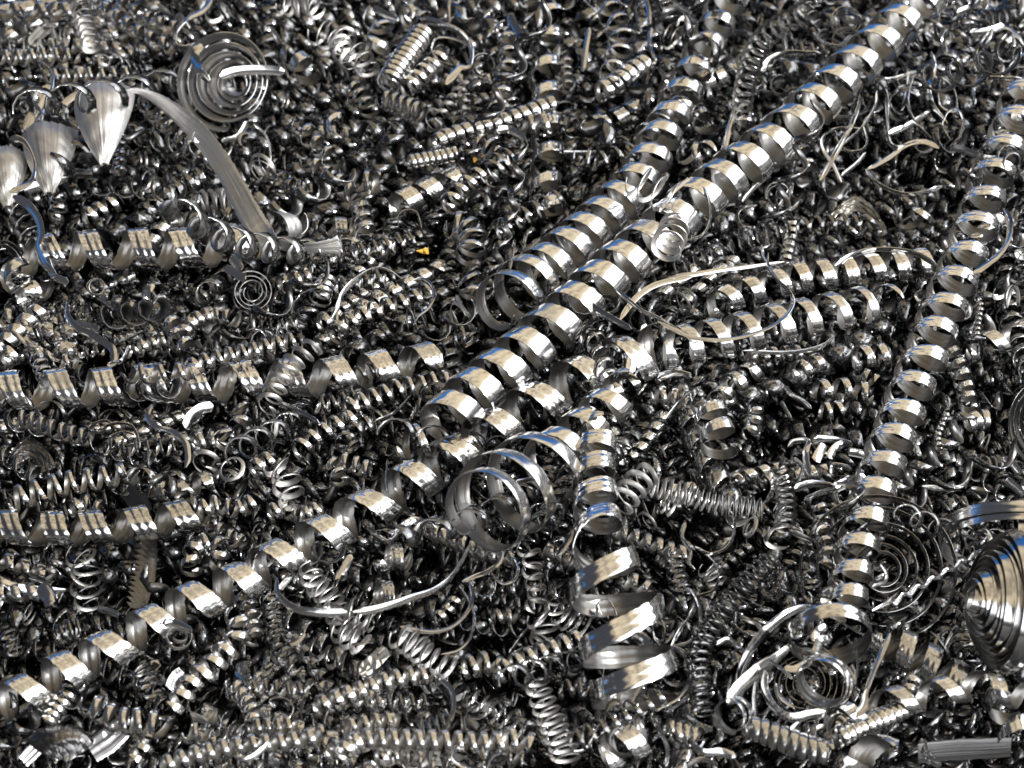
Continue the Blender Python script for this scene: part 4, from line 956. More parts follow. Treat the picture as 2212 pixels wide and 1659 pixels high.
# ------------------------------------------------------------------ strands
for a in (
    ('A', [(80, 1205), (170, 1260), (235, 1350), (250, 1440), (230, 1530), (270, 1620), (340, 1680)], 56, (0.2, 0.6, 1.0, 0.5), 0.18, 'bright S shaped strip below the fan shaped curls'),
    ('A', [(60, 850), (130, 860), (180, 920), (210, 1020), (180, 1120), (60, 1180)], 50, (0.3, 1.2, 1.3, 0.6), 0.26, 'bright hooked strip bent in front of the fan shaped curls'),
    ('A', [(300, 520), (250, 620), (200, 700), (150, 800)], 60, (0.2, 0.5), 0.06, None),
    ('A', [(120, 610), (190, 620), (250, 690), (250, 760)], 36, (0.6, 1.2), 0.10, None),
    ('A', [(240, 380), (310, 440), (320, 520), (280, 640), (210, 760)], 30, (0.9, 1.2), 0.10, None),
    ('A', [(540, 560), (440, 600), (330, 700)], 44, (0.4, 0.5), 0.02, None),
    ('A', [(1300, -20), (1250, 60), (1140, 120), (1080, 200), (1080, 280), (1150, 300), (1200, 270)], 60, (0.9, 1.3, 0.5), 0.12, 'curled bright strip standing above the concentric spiral'),
    ('A', [(1350, 470), (1450, 440), (1600, 430), (1750, 440)], 62, (0.2, 0.3), 0.34, 'short bright strip lying across the concentric spiral'),
    ('A', [(1230, 270), (1200, 340), (1220, 430), (1290, 500)], 66, (0.5, 0.9), 0.34, 'short bent strip hanging into the concentric spiral'),
    ('A', [(1560, 760), (1640, 850), (1660, 960), (1640, 1030)], 26, (0.8, 1.3), 0.10, None),
    ('A', [(2090, 690), (2020, 740), (2030, 830), (2100, 850)], 36, (0.7, 0.9), 0.10, None),
    ('A', [(1360, 870), (1460, 840), (1520, 750)], 40, (0.4, 0.6), 0.06, None),
    ('A', [(350, 1020), (450, 1060), (620, 1080)], 60, (0.3, 0.5), 0.0, None),
    ('A', [(150, 1170), (280, 1130), (420, 1080)], 70, (0.3, 0.3), 0.02, None),
    ('B', [(250, 50), (330, 90), (410, 130)], 44, (0.2, 0.5), 0.10, None),
    ('B', [(540, 110), (660, 150), (780, 200), (850, 290), (840, 400), (780, 420), (700, 520)], 52, (0.3, 0.8, 1.1, 0.4), 0.14, 'bright loose strand twisting beside the densely wound golden coil'),
    ('B', [(860, 290), (760, 240), (650, 230), (610, 300), (650, 370), (740, 400)], 24, (0.9, 1.3), 0.12, None),
    ('B', [(760, 60), (800, 130), (870, 120)], 40, (0.6, 1.0), 0.10, None),
    ('B', [(720, -20), (715, 60), (720, 140)], 26, (0.4, 0.5), 0.05, None),
    ('B', [(1090, 90), (1120, 150), (1160, 220)], 52, (0.3, 0.3), 0.10, None),
    ('B', [(1920, -20), (1945, 60), (1950, 150)], 30, (0.3, 0.5), 0.12, 'straight bright strand at the top edge beside the dangling spring'),
    ('B', [(1580, 170), (1560, 300), (1540, 440)], 36, (0.5, 0.6), 0.10, None),
    ('B', [(1960, 170), (1950, 270), (1990, 390)], 34, (0.6, 0.9), 0.12, None),
    ('B', [(1010, 800), (1100, 800), (1190, 860)], 50, (0.2, 0.4), 0.10, 'short golden sliver under the slender twisted coil'),
    ('B', [(2090, 10), (2210, 90)], 34, (0.4, 0.5), 0.08, None),
    ('B', [(1400, 940), (1600, 940), (1760, 920)], 32, (0.4, 0.4), 0.0, None),
    ('B', [(1120, 1470), (1110, 1560), (1090, 1660)], 22, (0.5, 0.6), 0.04, None),
    ('B', [(1190, 1440), (1180, 1520), (1200, 1600)], 22, (0.5, 0.6), 0.04, None),
    ('B', [(410, 1400), (410, 1330), (460, 1290), (520, 1310), (550, 1400)], 26, (1.2, 1.3), 0.06, None),
    ('B', [(2212, 1090), (2140, 1140), (2080, 1200), (2020, 1290), (2060, 1310)], 34, (0.6, 1.0), 0.26, None),
    ('C', [(2212, 280), (2180, 230), (2110, 170), (2010, 190), (1930, 280), (1915, 380), (1960, 460), (2060, 485), (2212, 490)], 50, (1.0, 1.25, 1.3, 0.8), 0.12, 'big open hooked strip near the top corner'),
    ('C', [(1880, 200), (1990, 190), (2090, 160)], 44, (0.3, 0.4), 0.12, None),
    ('C', [(1940, 480), (1900, 560), (1910, 640)], 30, (0.6, 0.9), 0.08, None),
    ('C', [(600, 440), (650, 370), (750, 330), (880, 330), (960, 330)], 44, (0.3, 0.6, 1.0), 0.12, 'bent golden strip beside the dark arching spring'),
    ('C', [(610, 430), (700, 410), (780, 400)], 40, (0.3, 0.4), 0.05, None),
    ('C', [(560, 560), (650, 510), (780, 490)], 34, (0.4, 0.5), 0.03, None),
    ('C', [(440, 670), (400, 790), (360, 950)], 42, (0.4, 0.5), 0.05, None),
    ('C', [(920, 200), (980, 270), (1080, 290), (1150, 220)], 40, (0.4, 0.8), 0.06, None),
    ('C', [(1270, 440), (1350, 490), (1440, 480), (1550, 440)], 34, (0.3, 0.6), 0.06, None),
    ('C', [(1180, 540), (1190, 640), (1150, 760), (1090, 880), (1020, 1000), (960, 1110)], 38, (0.3, 0.6, 0.4), 0.08, 'long bright strand slanting down below the longest coil'),
    ('C', [(1290, 480), (1360, 560), (1370, 700), (1380, 840), (1420, 900), (1500, 890), (1580, 860)], 24, (0.6, 1.0, 0.5), 0.10, 'thin dark bow of wire in the strand thicket'),
    ('C', [(1530, 470), (1500, 560), (1500, 650), (1550, 760), (1640, 850)], 26, (0.8, 1.0), 0.10, None),
    ('C', [(1640, 320), (1660, 420), (1630, 520), (1640, 620), (1690, 700), (1740, 760)], 34, (0.5, 0.9), 0.10, 'hanging wavy strand in the strand thicket'),
    ('C', [(1760, 900), (1820, 840), (1840, 740), (1800, 670), (1740, 690), (1710, 780), (1760, 860)], 30, (1.0, 1.3), 0.12, 'small upright loop of strip in the strand thicket'),
    ('C', [(1760, 900), (1860, 930), (1960, 970), (2060, 980)], 46, (0.3, 0.5), 0.08, None),
    ('C', [(1690, 910), (1600, 870), (1490, 890), (1380, 970), (1250, 1040)], 34, (0.5, 0.8), 0.10, None),
    ('C', [(1240, 1040), (1290, 1110), (1390, 1170), (1500, 1195), (1610, 1180), (1710, 1145)], 32, (0.6, 0.9, 0.4), 0.10, 'smile shaped strand at the bottom of the strand thicket'),
    ('C', [(1090, 1120), (1040, 1010), (980, 920), (980, 840), (1070, 790), (1200, 790)], 28, (0.7, 1.1), 0.08, 'pointed loop of strip in the strand thicket'),
    ('C', [(1050, 800), (1060, 870), (1130, 930), (1220, 920), (1250, 860), (1230, 760), (1270, 700)], 26, (0.8, 1.1), 0.06, None),
    ('C', [(1100, 890), (1220, 780), (1300, 650), (1310, 560)], 24, (0.6, 0.9), 0.06, None),
    ('C', [(1040, 720), (1140, 720), (1230, 690), (1300, 590)], 34, (0.5, 0.9), 0.05, None),
    ('C', [(1380, 820), (1500, 770), (1630, 690)], 36, (0.3, 0.5), 0.06, None),
    ('C', [(1440, 360), (1500, 450), (1480, 600), (1460, 680)], 30, (0.6, 0.9), 0.06, None),
    ('C', [(1700, 470), (1780, 560), (1790, 680), (1700, 640), (1700, 480)], 26, (0.9, 1.1), 0.05, None),
    ('C', [(1090, 1080), (1190, 1000), (1240, 940)], 26, (0.5, 0.6), 0.05, None),
    ('C', [(480, 1240), (560, 1150), (640, 1080), (680, 1000)], 30, (0.6, 0.9), 0.05, None),
    ('C', [(570, 1260), (490, 1270), (450, 1320), (480, 1390), (560, 1400)], 34, (1.0, 1.2), 0.10, None),
    ('C', [(140, 1480), (230, 1450), (280, 1370), (280, 1230), (230, 1130), (140, 1090)], 30, (0.9, 1.2), 0.26, 'loose end strand curving over the longest ribbon coil'),
    ('C', [(2090, 1280), (2125, 1370), (2110, 1480), (2050, 1570), (1950, 1650), (1900, 1680)], 44, (0.5, 0.8, 0.5), 0.22, 'pale bowed strip crossing the upright ribbed coil near its top'),
    ('C', [(600, 1500), (620, 1600), (720, 1660)], 20, (0.6, 0.8), 0.06, None),
    ('C', [(720, 130), (740, 250), (750, 320)], 34, (0.5, 0.6), 0.04, None),
    ('C', [(1800, 80), (1900, 40), (1960, 0)], 44, (0.3, 0.4), 0.05, None),
    ('C', [(1900, 140), (1970, 80), (2010, 0)], 20, (0.6, 0.8), 0.08, None),
    ('F', [(-20, 225), (90, 175), (220, 155), (380, 130), (560, 110), (740, 85)], [34, 34, 30, 26, 22, 16], (-0.35, -0.2, 0.3), 0.22, 'coppery strand bowing over the upper end of the ringed coil'),
    ('F', [(640, 30), (640, 110), (700, 200), (770, 270), (790, 340), (740, 420), (640, 490), (500, 540), (340, 565), (180, 550), (60, 500), (-40, 450)], [26, 28, 30, 34, 36, 36, 34, 32, 30, 28, 28, 28], (0.5, 0.9, 1.1, 0.7, 0.5), 0.30, 'long thin dark strand looping over the open ringed coil'),
    ('F', [(490, 630), (600, 640), (740, 645), (880, 630), (980, 600), (1050, 540)], [20, 26, 30, 34, 36, 26], (0.5, 0.6, 0.8), 0.10, 'bright tapered strip curving under the open ringed coil'),
    ('F', [(1050, 110), (1150, 50), (1260, 15), (1400, 10), (1560, 40), (1680, 110)], 40, (0.4, 0.9, 0.6), 0.10, 'thin arch of strip over the smaller bright ribbon coil'),
    ('F', [(1570, 330), (1550, 290), (1590, 260)], 30, (0.8, 1.0), 0.06, None),
    ('F', [(740, 850), (780, 900), (850, 940), (905, 990)], 34, (0.4, 0.7), 0.02, None),
    ('F', [(720, 940), (750, 1000), (780, 1050)], 30, (0.6, 0.7), 0.0, None),
    ('F', [(800, 1480), (900, 1450), (1000, 1460), (1050, 1480)], 54, (0.4, 0.8), 0.08, 'flat petal like strip bent beside the upright tight dark spring'),
    ('F', [(860, 1550), (950, 1510), (1060, 1480)], 40, (0.7, 0.5), 0.08, None),
    ('F', [(1040, 1480), (1130, 1440), (1240, 1410)], 66, (0.3, 0.4), 0.06, None),
    ('F', [(1050, 1490), (1060, 1560), (1140, 1640)], 44, (0.6, 1.0), 0.06, None),
    ('F', [(1030, 1400), (1040, 1340), (1090, 1340), (1150, 1360)], 40, (0.9, 0.6), 0.08, None),
    ('F', [(790, 1290), (850, 1350), (820, 1440)], 34, (0.6, 1.0), 0.08, None),
    ('F', [(930, 1310), (960, 1250), (990, 1210)], 60, (0.2, 0.4), 0.10, None),
    ('F', [(1010, 1290), (1050, 1230), (1100, 1200)], 50, (0.2, 0.4), 0.08, None),
    ('F', [(760, 1220), (800, 1190), (880, 1190), (870, 1260), (880, 1340), (900, 1400)], 44, (0.9, 0.6, 0.3), 0.10, 'bent bright strip above the upright tight dark spring'),
    ('F', [(920, 1170), (1050, 1180), (1160, 1210)], 46, (0.3, 0.7), 0.08, None),
    ('F', [(1130, 1250), (1240, 1270)], 54, (0.3, 0.3), 0.06, None),
    ('F', [(630, 1560), (670, 1480), (660, 1380)], 36, (0.9, 0.6), 0.05, None),
    ('F', [(2080, 1290), (2140, 1330), (2190, 1390)], 50, (0.3, 0.4), -0.02, None),
    ('F', [(2100, 1420), (2160, 1470), (2210, 1520)], 50, (0.3, 0.4), -0.02, None),
    ('E', [(1750, 260), (1820, 320), (1900, 385), (2000, 430), (2110, 500), (2220, 550)], 32, (0.6, 0.8), 0.26, 'thin straight strand crossing above the stretched ribbed coil'),
    ('E', [(1560, 335), (1640, 390), (1730, 440), (1840, 500)], [52, 48, 46, 36], (0.3, 0.5), 0.22, 'short blue tipped strip lying in front of the longest coil'),
    ('E', [(1770, 440), (1830, 350), (1910, 270), (2020, 215), (2212, 175)], [30, 36, 38, 36, 34], (-0.25, -0.35), 0.24, 'coppery strand rising beside the longest coil'),
    ('E', [(0, 430), (40, 360), (60, 280), (130, 200), (250, 128), (340, 135), (430, 190)], [18, 20, 22, 22, 22, 20, 16], (0.5, 0.8), 0.18, 'fine arching hair over the dark springs'),
    ('E', [(500, 200), (560, 195), (610, 235), (625, 300), (590, 370), (530, 420), (500, 475)], [34, 34, 30, 26, 22, 18, 14], (0.5, 1.0), 0.18, 'fine hooked hair with a blue tip over the dark springs'),
    ('E', [(760, 290), (800, 370), (850, 430)], 36, (0.6, 1.0), 0.10, None),
    ('E', [(1830, 770), (1850, 660), (1900, 600), (1930, 470)], 60, (0.3, 0.5), 0.02, None),
    ('E', [(2000, 800), (2100, 770), (2212, 790)], 60, (0.6, 0.9), 0.06, None),
    ('E', [(2050, 1050), (2130, 950), (2212, 880)], 20, (0.5, 0.8), 0.06, None),
    ('E', [(270, 1060), (370, 1020), (450, 950), (490, 900)], 22, (0.5, 0.9), 0.10, None),
    ('E', [(1130, 1440), (1230, 1420), (1290, 1390)], 36, (0.6, 0.8), 0.22, 'short sliver spanning the inside of a huge ring'),
    ('E', [(340, 1300), (330, 1420), (330, 1500)], 20, (0.8, 1.0), 0.14, None),
    ('E', [(1680, 1120), (1740, 1190), (1840, 1230)], 30, (0.5, 0.9), 0.05, None),
    ('D', [(410, 340), (415, 420), (470, 490), (560, 530), (640, 580), (690, 620), (700, 690), (670, 740)], 46, (0.9, 0.4, 0.2, 0.7), 0.10, 'wavy bright strip dropping onto the long horizontal ribbon coil'),
    ('D', [(460, 450), (540, 470), (610, 500)], 34, (0.2, 0.3), 0.04, None),
    ('D', [(930, 960), (905, 1040), (960, 1100), (1060, 1130), (1140, 1200), (1155, 1290), (1140, 1350)], 40, (0.8, 0.4, 0.2, 0.7), 0.10, 'twisting strip falling below the long horizontal ribbon coil'),
    ('D', [(1140, 1110), (1170, 1040), (1230, 990), (1310, 970)], 70, (0.6, 0.2), 0.06, 'curved golden strip under the long horizontal ribbon coil'),
    ('D', [(1700, 950), (1800, 990), (1900, 1040), (1960, 1080)], 40, (0.3, 0.7), 0.10, 'straight tapered strand leading from the grey matte spring of flat rings'),
    ('D', [(1380, 120), (1440, 150), (1510, 195)], 52, (0.2, 0.2), 0.10, None),
    ('D', [(730, 580), (800, 550), (880, 510)], 24, (0.6, 0.6), 0.04, None),
    ('D', [(610, 310), (680, 360), (740, 420)], 22, (0.4, 0.6), 0.03, None),
    ('D', [(600, 1120), (700, 1080), (800, 1090), (840, 1150), (860, 1230)], 34, (1.0, 1.2), 0.08, 'thin arch of strip over the dark stretched wire spring'),
    ('D', [(670, 1160), (760, 1130), (830, 1150)], 26, (1.0, 1.2), 0.06, None),
    ('D', [(550, 1090), (640, 1060), (690, 1080)], 22, (0.8, 1.0), 0.05, None),
    ('D', [(660, 720), (750, 690), (800, 600)], 34, (0.5, 0.8), 0.10, None),
    ('D', [(280, 60), (330, 170), (420, 210)], 50, (0.7, 0.4), 0.10, None),
    ('D', [(2060, 370), (2110, 280), (2212, 190)], 20, (0.5, 0.8), 0.16, None),
    ('D', [(1420, 50), (1460, 100), (1480, 140)], 60, (0.2, 0.4), 0.06, None),
    ('D', [(1720, 1290), (1690, 1380), (1740, 1430)], 30, (0.5, 0.8), 0.08, None),
    ('G', [(1700, 490), (1705, 580), (1760, 650), (1850, 690), (1980, 705), (2130, 700)], [36, 40, 48, 52, 54, 50], (0.9, 0.5, 0.3), 0.22, 'bright bow shaped strand curving over the grey matte spring'),
    ('H', [(130, 700), (230, 690), (370, 655), (500, 610), (620, 570), (720, 500), (790, 400), (850, 285)], [46, 48, 48, 46, 42, 38, 34, 26], (0.3, 0.5, 0.7, 1.0), 0.22, 'bright strand sweeping up towards the huge rings'),
    ('H', [(1050, 300), (1030, 390), (960, 450), (880, 480), (800, 515)], 32, (0.4, 0.7), 0.10, 'thin bent strand in the dark lower middle'),
    ('H', [(970, 450), (1000, 520), (980, 590), (920, 600), (870, 560)], 26, (1.0, 1.2), 0.10, 'small teardrop loop of strip in the dark lower middle'),
    ('H', [(1110, 360), (1140, 440), (1110, 510), (1040, 520), (1000, 470)], 34, (0.8, 1.1), 0.10, None),
    ('H', [(845, 520), (860, 610), (830, 700), (750, 780), (640, 820), (530, 815), (420, 790)], 34, (0.6, 0.9, 0.5), 0.10, 'long loose strand curving into the open mouth of the grey spring'),
    ('H', [(780, 540), (830, 620), (870, 720), (850, 850), (780, 930), (670, 960)], 26, (0.8, 1.0), 0.08, 'large faint arc of strip hanging in the dark lower middle'),
    ('H', [(1530, 60), (1510, 160), (1460, 250), (1390, 350)], 44, (0.3, 0.6), 0.12, 'slanting pale strip between the huge rings and the slanted zigzag loops'),
    ('H', [(220, 180), (280, 240), (350, 270), (400, 210), (490, 140), (560, 150), (640, 190)], 46, (0.5, 0.9, 0.2, 0.7), 0.08, 'bent wave of strip below the stretched ribbed coil'),
    ('H', [(120, 350), (70, 420), (20, 500)], 38, (0.3, 0.5), 0.08, None),
    ('H', [(2100, 920), (2180, 1000), (2190, 1120), (2120, 1230), (2010, 1290), (1960, 1330)], 34, (0.8, 1.0), 0.08, 'thin arc of strip below the lowest slanted loop'),
    ('H', [(1960, 1330), (2020, 1440), (2060, 1540), (2050, 1650)], 30, (0.4, 0.9), 0.08, None),
    ('H', [(1900, 1140), (1860, 1210), (1820, 1280)], 30, (0.5, 0.7), 0.08, None),
    ('H', [(280, 920), (260, 1010), (260, 1100)], 28, (0.5, 0.7), 0.10, None),
    ('H', [(600, 1050), (680, 1120), (740, 1200), (740, 1320), (690, 1430)], 36, (0.3, 0.8), 0.08, 'kinked strip trailing below the grey spring'),
    ('H', [(830, 1660), (750, 1610), (760, 1540), (830, 1510)], 44, (0.9, 1.2), 0.12, 'bright hook hanging at the bottom edge'),
    ('H', [(940, 1660), (950, 1600), (920, 1540)], 40, (0.4, 0.5), 0.10, None),
    ('H', [(1100, 960), (1200, 920), (1270, 930)], 24, (0.6, 0.9), 0.06, None),
    ('H', [(1540, 620), (1560, 690), (1620, 730)], 44, (0.2, 0.6), 0.12, None),
    ('H', [(1660, 720), (1640, 650), (1700, 630), (1750, 720)], 16, (0.8, 1.0), 0.12, None),
    ('H', [(1850, 830), (1920, 880), (1970, 960)], 80, (0.2, 0.4), 0.04, None),
    ('H', [(1090, 950), (1160, 850), (1220, 780)], 16, (0.5, 0.8), 0.04, None),
    ('H', [(2080, 930), (2130, 820), (2212, 710)], 20, (0.5, 0.8), 0.06, None),
    ('H', [(1440, 1560), (1560, 1540), (1650, 1380)], 20, (0.5, 0.8), 0.02, None),
    ('G', [(2100, 470), (2130, 420), (2160, 350)], 36, (0.3, 0.4), 0.06, None),
    ('G', [(1720, 560), (1770, 500), (1790, 470)], 40, (0.3, 0.4), 0.06, None),
    ('G', [(600, 680), (680, 700), (730, 720)], 46, (0.5, 0.5), 0.02, None),
    ('G', [(180, 490), (290, 540), (350, 620)], 40, (0.6, 1.0), 0.0, None),
    ('G', [(240, 540), (290, 600), (310, 660)], 70, (0.3, 0.4), 0.02, None),
    ('G', [(970, 1000), (920, 1080), (1010, 1130)], 70, (0.4, 0.4), -0.02, None),
    ('G', [(1050, 1180), (1080, 1110), (1130, 1070)], 90, (0.4, 0.3), -0.04, None),
    ('G', [(1700, 1030), (1600, 1100), (1560, 1160)], 90, (0.6, 0.6), -0.08, None),
    ('G', [(1500, 1000), (1490, 1080), (1520, 1160)], 110, (0.6, 0.6), -0.10, None),
    ('G', [(1870, 830), (1830, 880), (1780, 900)], 40, (0.6, 0.7), 0.02, None),
    ('G', [(1690, 1290), (1660, 1240), (1750, 1230), (1800, 1290), (1770, 1360)], 16, (1.0, 1.2), 0.06, None),
    ('G', [(1440, 1590), (1530, 1600), (1620, 1540), (1650, 1500)], 34, (0.3, 0.7), 0.12, 'short bright blade shaped strip above the glinting spring at the bottom'),
    ('G', [(1000, 770), (1080, 770), (1180, 820)], 52, (0.3, 0.8), 0.18, 'bright blue edged hook lying on the stretched ribbed coil'),
    ('I', [(450, 1140), (500, 1000), (560, 890), (640, 800), (740, 720), (840, 680), (940, 670)], [70, 70, 66, 62, 58, 56, 40], (0.9, 0.6, 0.5, 0.8), 0.10, 'broad bowed strip sweeping up to the foot of the upright ribbed coil'),
    ('I', [(390, 1260), (470, 1160), (580, 1060), (680, 990), (780, 910)], [90, 100, 90, 70, 50], (0.7, 0.5, 0.7), 0.12, 'wide blue sheened strip below the broad bowed strip'),
    ('I', [(560, 1350), (560, 1200), (590, 1090), (690, 970), (800, 890)], 44, (0.8, 1.0), 0.04, None),
    ('I', [(620, 1060), (620, 1180), (680, 1290), (780, 1350), (890, 1330), (990, 1310)], [60, 64, 64, 62, 58, 40], (1.0, 0.8, 0.5, 0.4), 0.14, 'curved bright strip cradling the thin flat spiral'),
    ('I', [(890, 990), (870, 1020), (800, 1050), (740, 1040)], [60, 50, 44, 30], (0.3, 0.4), 0.20, None),
    ('I', [(640, 990), (720, 1050), (790, 1110)], 22, (0.5, 0.7), 0.18, None),
    ('I', [(800, 1285), (720, 1230), (690, 1140)], 24, (0.6, 0.9), 0.14, None),
    ('I', [(1390, 830), (1330, 970), (1280, 1080), (1240, 1190), (1220, 1290), (1180, 1350)], [34, 38, 36, 34, 60, 30], (0.5, 0.7, 0.3), 0.20, 'dark narrow strip with a blue patch slanting down beside the wide tilted ring'),
    ('I', [(1180, 940), (1190, 1040), (1170, 1180)], 16, (0.5, 0.7), 0.18, None),
    ('I', [(920, 880), (950, 820), (1000, 790)], 60, (0.3, 0.5), 0.10, None),
    ('I', [(930, 960), (960, 880), (1010, 870)], 56, (0.3, 0.5), 0.10, None),
    ('I', [(1150, 1350), (1100, 1310), (1050, 1310), (1000, 1340)], 56, (0.8, 1.1), 0.12, None),
    ('I', [(160, 1480), (200, 1540), (260, 1565), (350, 1560), (440, 1590)], 50, (0.9, 0.5, 0.2), 0.10, 'hooked flat strip at the bottom edge beneath the double ring'),
    ('I', [(300, 1330), (340, 1410), (440, 1450)], 56, (0.9, 1.0), 0.12, None),
    ('I', [(140, 1650), (230, 1610), (330, 1640)], 50, (0.8, 1.0), 0.04, None),
    ('I', [(130, 1330), (200, 1390), (300, 1430)], 50, (0.5, 0.9), 0.03, None),
    ('I', [(20, 910), (120, 950), (175, 1060), (160, 1180), (80, 1270), (0, 1310)], 34, (0.8, 1.0), 0.06, 'long thin arc of strip beside the long dark tight spring'),
    ('I', [(60, 910), (150, 890), (220, 810), (220, 680), (170, 570), (90, 520)], 30, (0.8, 1.1), 0.05, None),
    ('I', [(210, 600), (300, 570), (340, 480), (310, 390), (230, 320)], 30, (1.0, 1.2), 0.05, None),
    ('I', [(190, 300), (280, 345), (380, 310), (430, 220), (430, 110), (400, 70)], 32, (0.9, 1.2), 0.06, 'single bright bow of strip around a black gap'),
    ('I', [(130, 150), (110, 240), (160, 330), (150, 400), (190, 440)], 30, (0.4, 1.0), 0.04, None),
    ('I', [(440, 690), (440, 790), (520, 840)], 26, (0.7, 1.0), 0.03, None),
    ('I', [(320, 900), (400, 870), (460, 930), (520, 950)], 34, (0.3, 0.7), 0.06, None),
    ('I', [(70, 880), (150, 730), (190, 660)], 16, (0.5, 0.8), 0.05, None),
    ('I', [(1050, 1430), (1120, 1400), (1060, 1350)], 60, (0.3, 0.5), 0.08, None),
    ('I', [(1580, 1480), (1620, 1590), (1700, 1650)], 60, (0.5, 0.8), 0.0, None),
    ('I', [(1790, 190), (1850, 230), (1940, 270)], 26, (0.5, 0.6), 0.02, None),
    ('I', [(1280, 545), (1350, 520), (1370, 470), (1330, 400)], 30, (0.6, 1.0), 0.08, None),
    ('I', [(1030, 30), (1080, 80), (1150, 110)], 34, (0.5, 0.9), 0.06, None),
    ('I', [(780, 1430), (830, 1370), (820, 1330)], 36, (0.4, 0.7), 0.06, None),
    ('I', [(980, 1240), (990, 1310), (985, 1390)], 18, (0.4, 0.7), 0.14, None),
):
    strand(*a[:5], label=a[5])

# crinkled wire across the wire spiral
zz = [(1280, 690)]
for i_ in range(15):
    f_ = i_ / 14
    zz.append((1380 + 620 * f_, 660 - 360 * f_ + (14 if i_ % 2 else -14)))
zz += [(2005, 240), (1970, 215)]
strand('I', zz, 26, tuple((0.2, 1.0) * 8), 0.20, 'crinkled bright wire lying across the large flat wire spiral')


def hair_tangle():
    r = np.random.default_rng(5)
    pts = []
    x, y, a = 640.0, 420.0, 0.0
    for i in range(150):
        a += r.normal(0.55, 0.35)
        x += 22 * math.cos(a) + (670 - x) * 0.025
        y += 22 * math.sin(a) + (400 + 260 * (i / 150) - y) * 0.05
        pts.append((x, y, r.uniform(-10, 50)))
    strand('I', pts, 7, tuple(r.uniform(0, 3, 40)), 0.06, 'fine tangled ball of hair thin metal threads', style='W', name='hair_tangle', th=0.6)


hair_tangle()
things[-1][0]['category'] = 'metal threads'


def paint_fleck(tile, outline, h, label):
    xy, k = grid(tile, outline)
    top, _ = onto(xy, h)
    o = top.mean(axis=0)
    n = len(top)
    r = np.random.default_rng(n)
    top = top - o + NRM * r.uniform(-0.006, 0.006, (n, 1))
    bot = top - NRM * 0.006
    V = np.vstack([top, bot])
    faces = [tuple(range(n)), tuple(range(2 * n - 1, n - 1, -1))] + [(i, i + n, (i + 1) % n + n, (i + 1) % n) for i in range(n)]
    me = bpy.data.meshes.new('paint_fleck')
    me.from_pydata([tuple(v) for v in V], [], faces)
    me.materials.append(M_PNT)
    ob = link('paint_fleck', me, o, label, xy)
    ob['category'] = 'paint chip'


paint_fleck('B', [(518, 1540), (560, 1534), (575, 1522), (592, 1526), (594, 1554), (578, 1558), (560, 1548)], 0.12, 'yellow paint fleck lying on the dark springs')
paint_fleck('B', [(866, 975), (885, 966), (892, 985), (872, 990)], 0.12, 'tiny orange paint speck beneath the slender twisted coil')

# ------------------------------------------------------------------ the mass of the heap
def plane_xy(v):
    """Grid point to coordinates in the heap plane."""
    p, _ = onto(v, 0.0)
    return np.stack([p[:, 0], p @ YAX], 1)


HOLES = [(110, 1600, 80), (1900, 330, 110), (1950, 210, 70), (1340, 1400, 90), (1910, 1240, 120), (480, 180, 60), (930, 235, 55), (1000, 1330, 90), (450, 1010, 60), (1850, 880, 80), (1920, 1090, 60), (1080, 430, 45), (650, 1400, 50), (1500, 1150, 60),
         (1600, 1100, 60), (2100, 700, 60), (420, 1230, 60), (980, 780, 30), (1850, 1560, 70), (560, 1000, 40), (1440, 1290, 45), (380, 1540, 50), (60, 1010, 50),
         (1700, 870, 70), (2100, 820, 70), (1650, 960, 60), (300, 1080, 45), (900, 1200, 60), (1160, 1340, 60)]
HP = plane_xy(np.array([h[:2] for h in HOLES], float))
HR = np.array([h[2] for h in HOLES]) * PX * 1.25


def sink(p):
    d = np.linalg.norm(p[:, None] - HP[None], axis=2) / HR[None]
    return np.max(np.clip(1.3 - d, 0, 1), axis=1) * 0.40


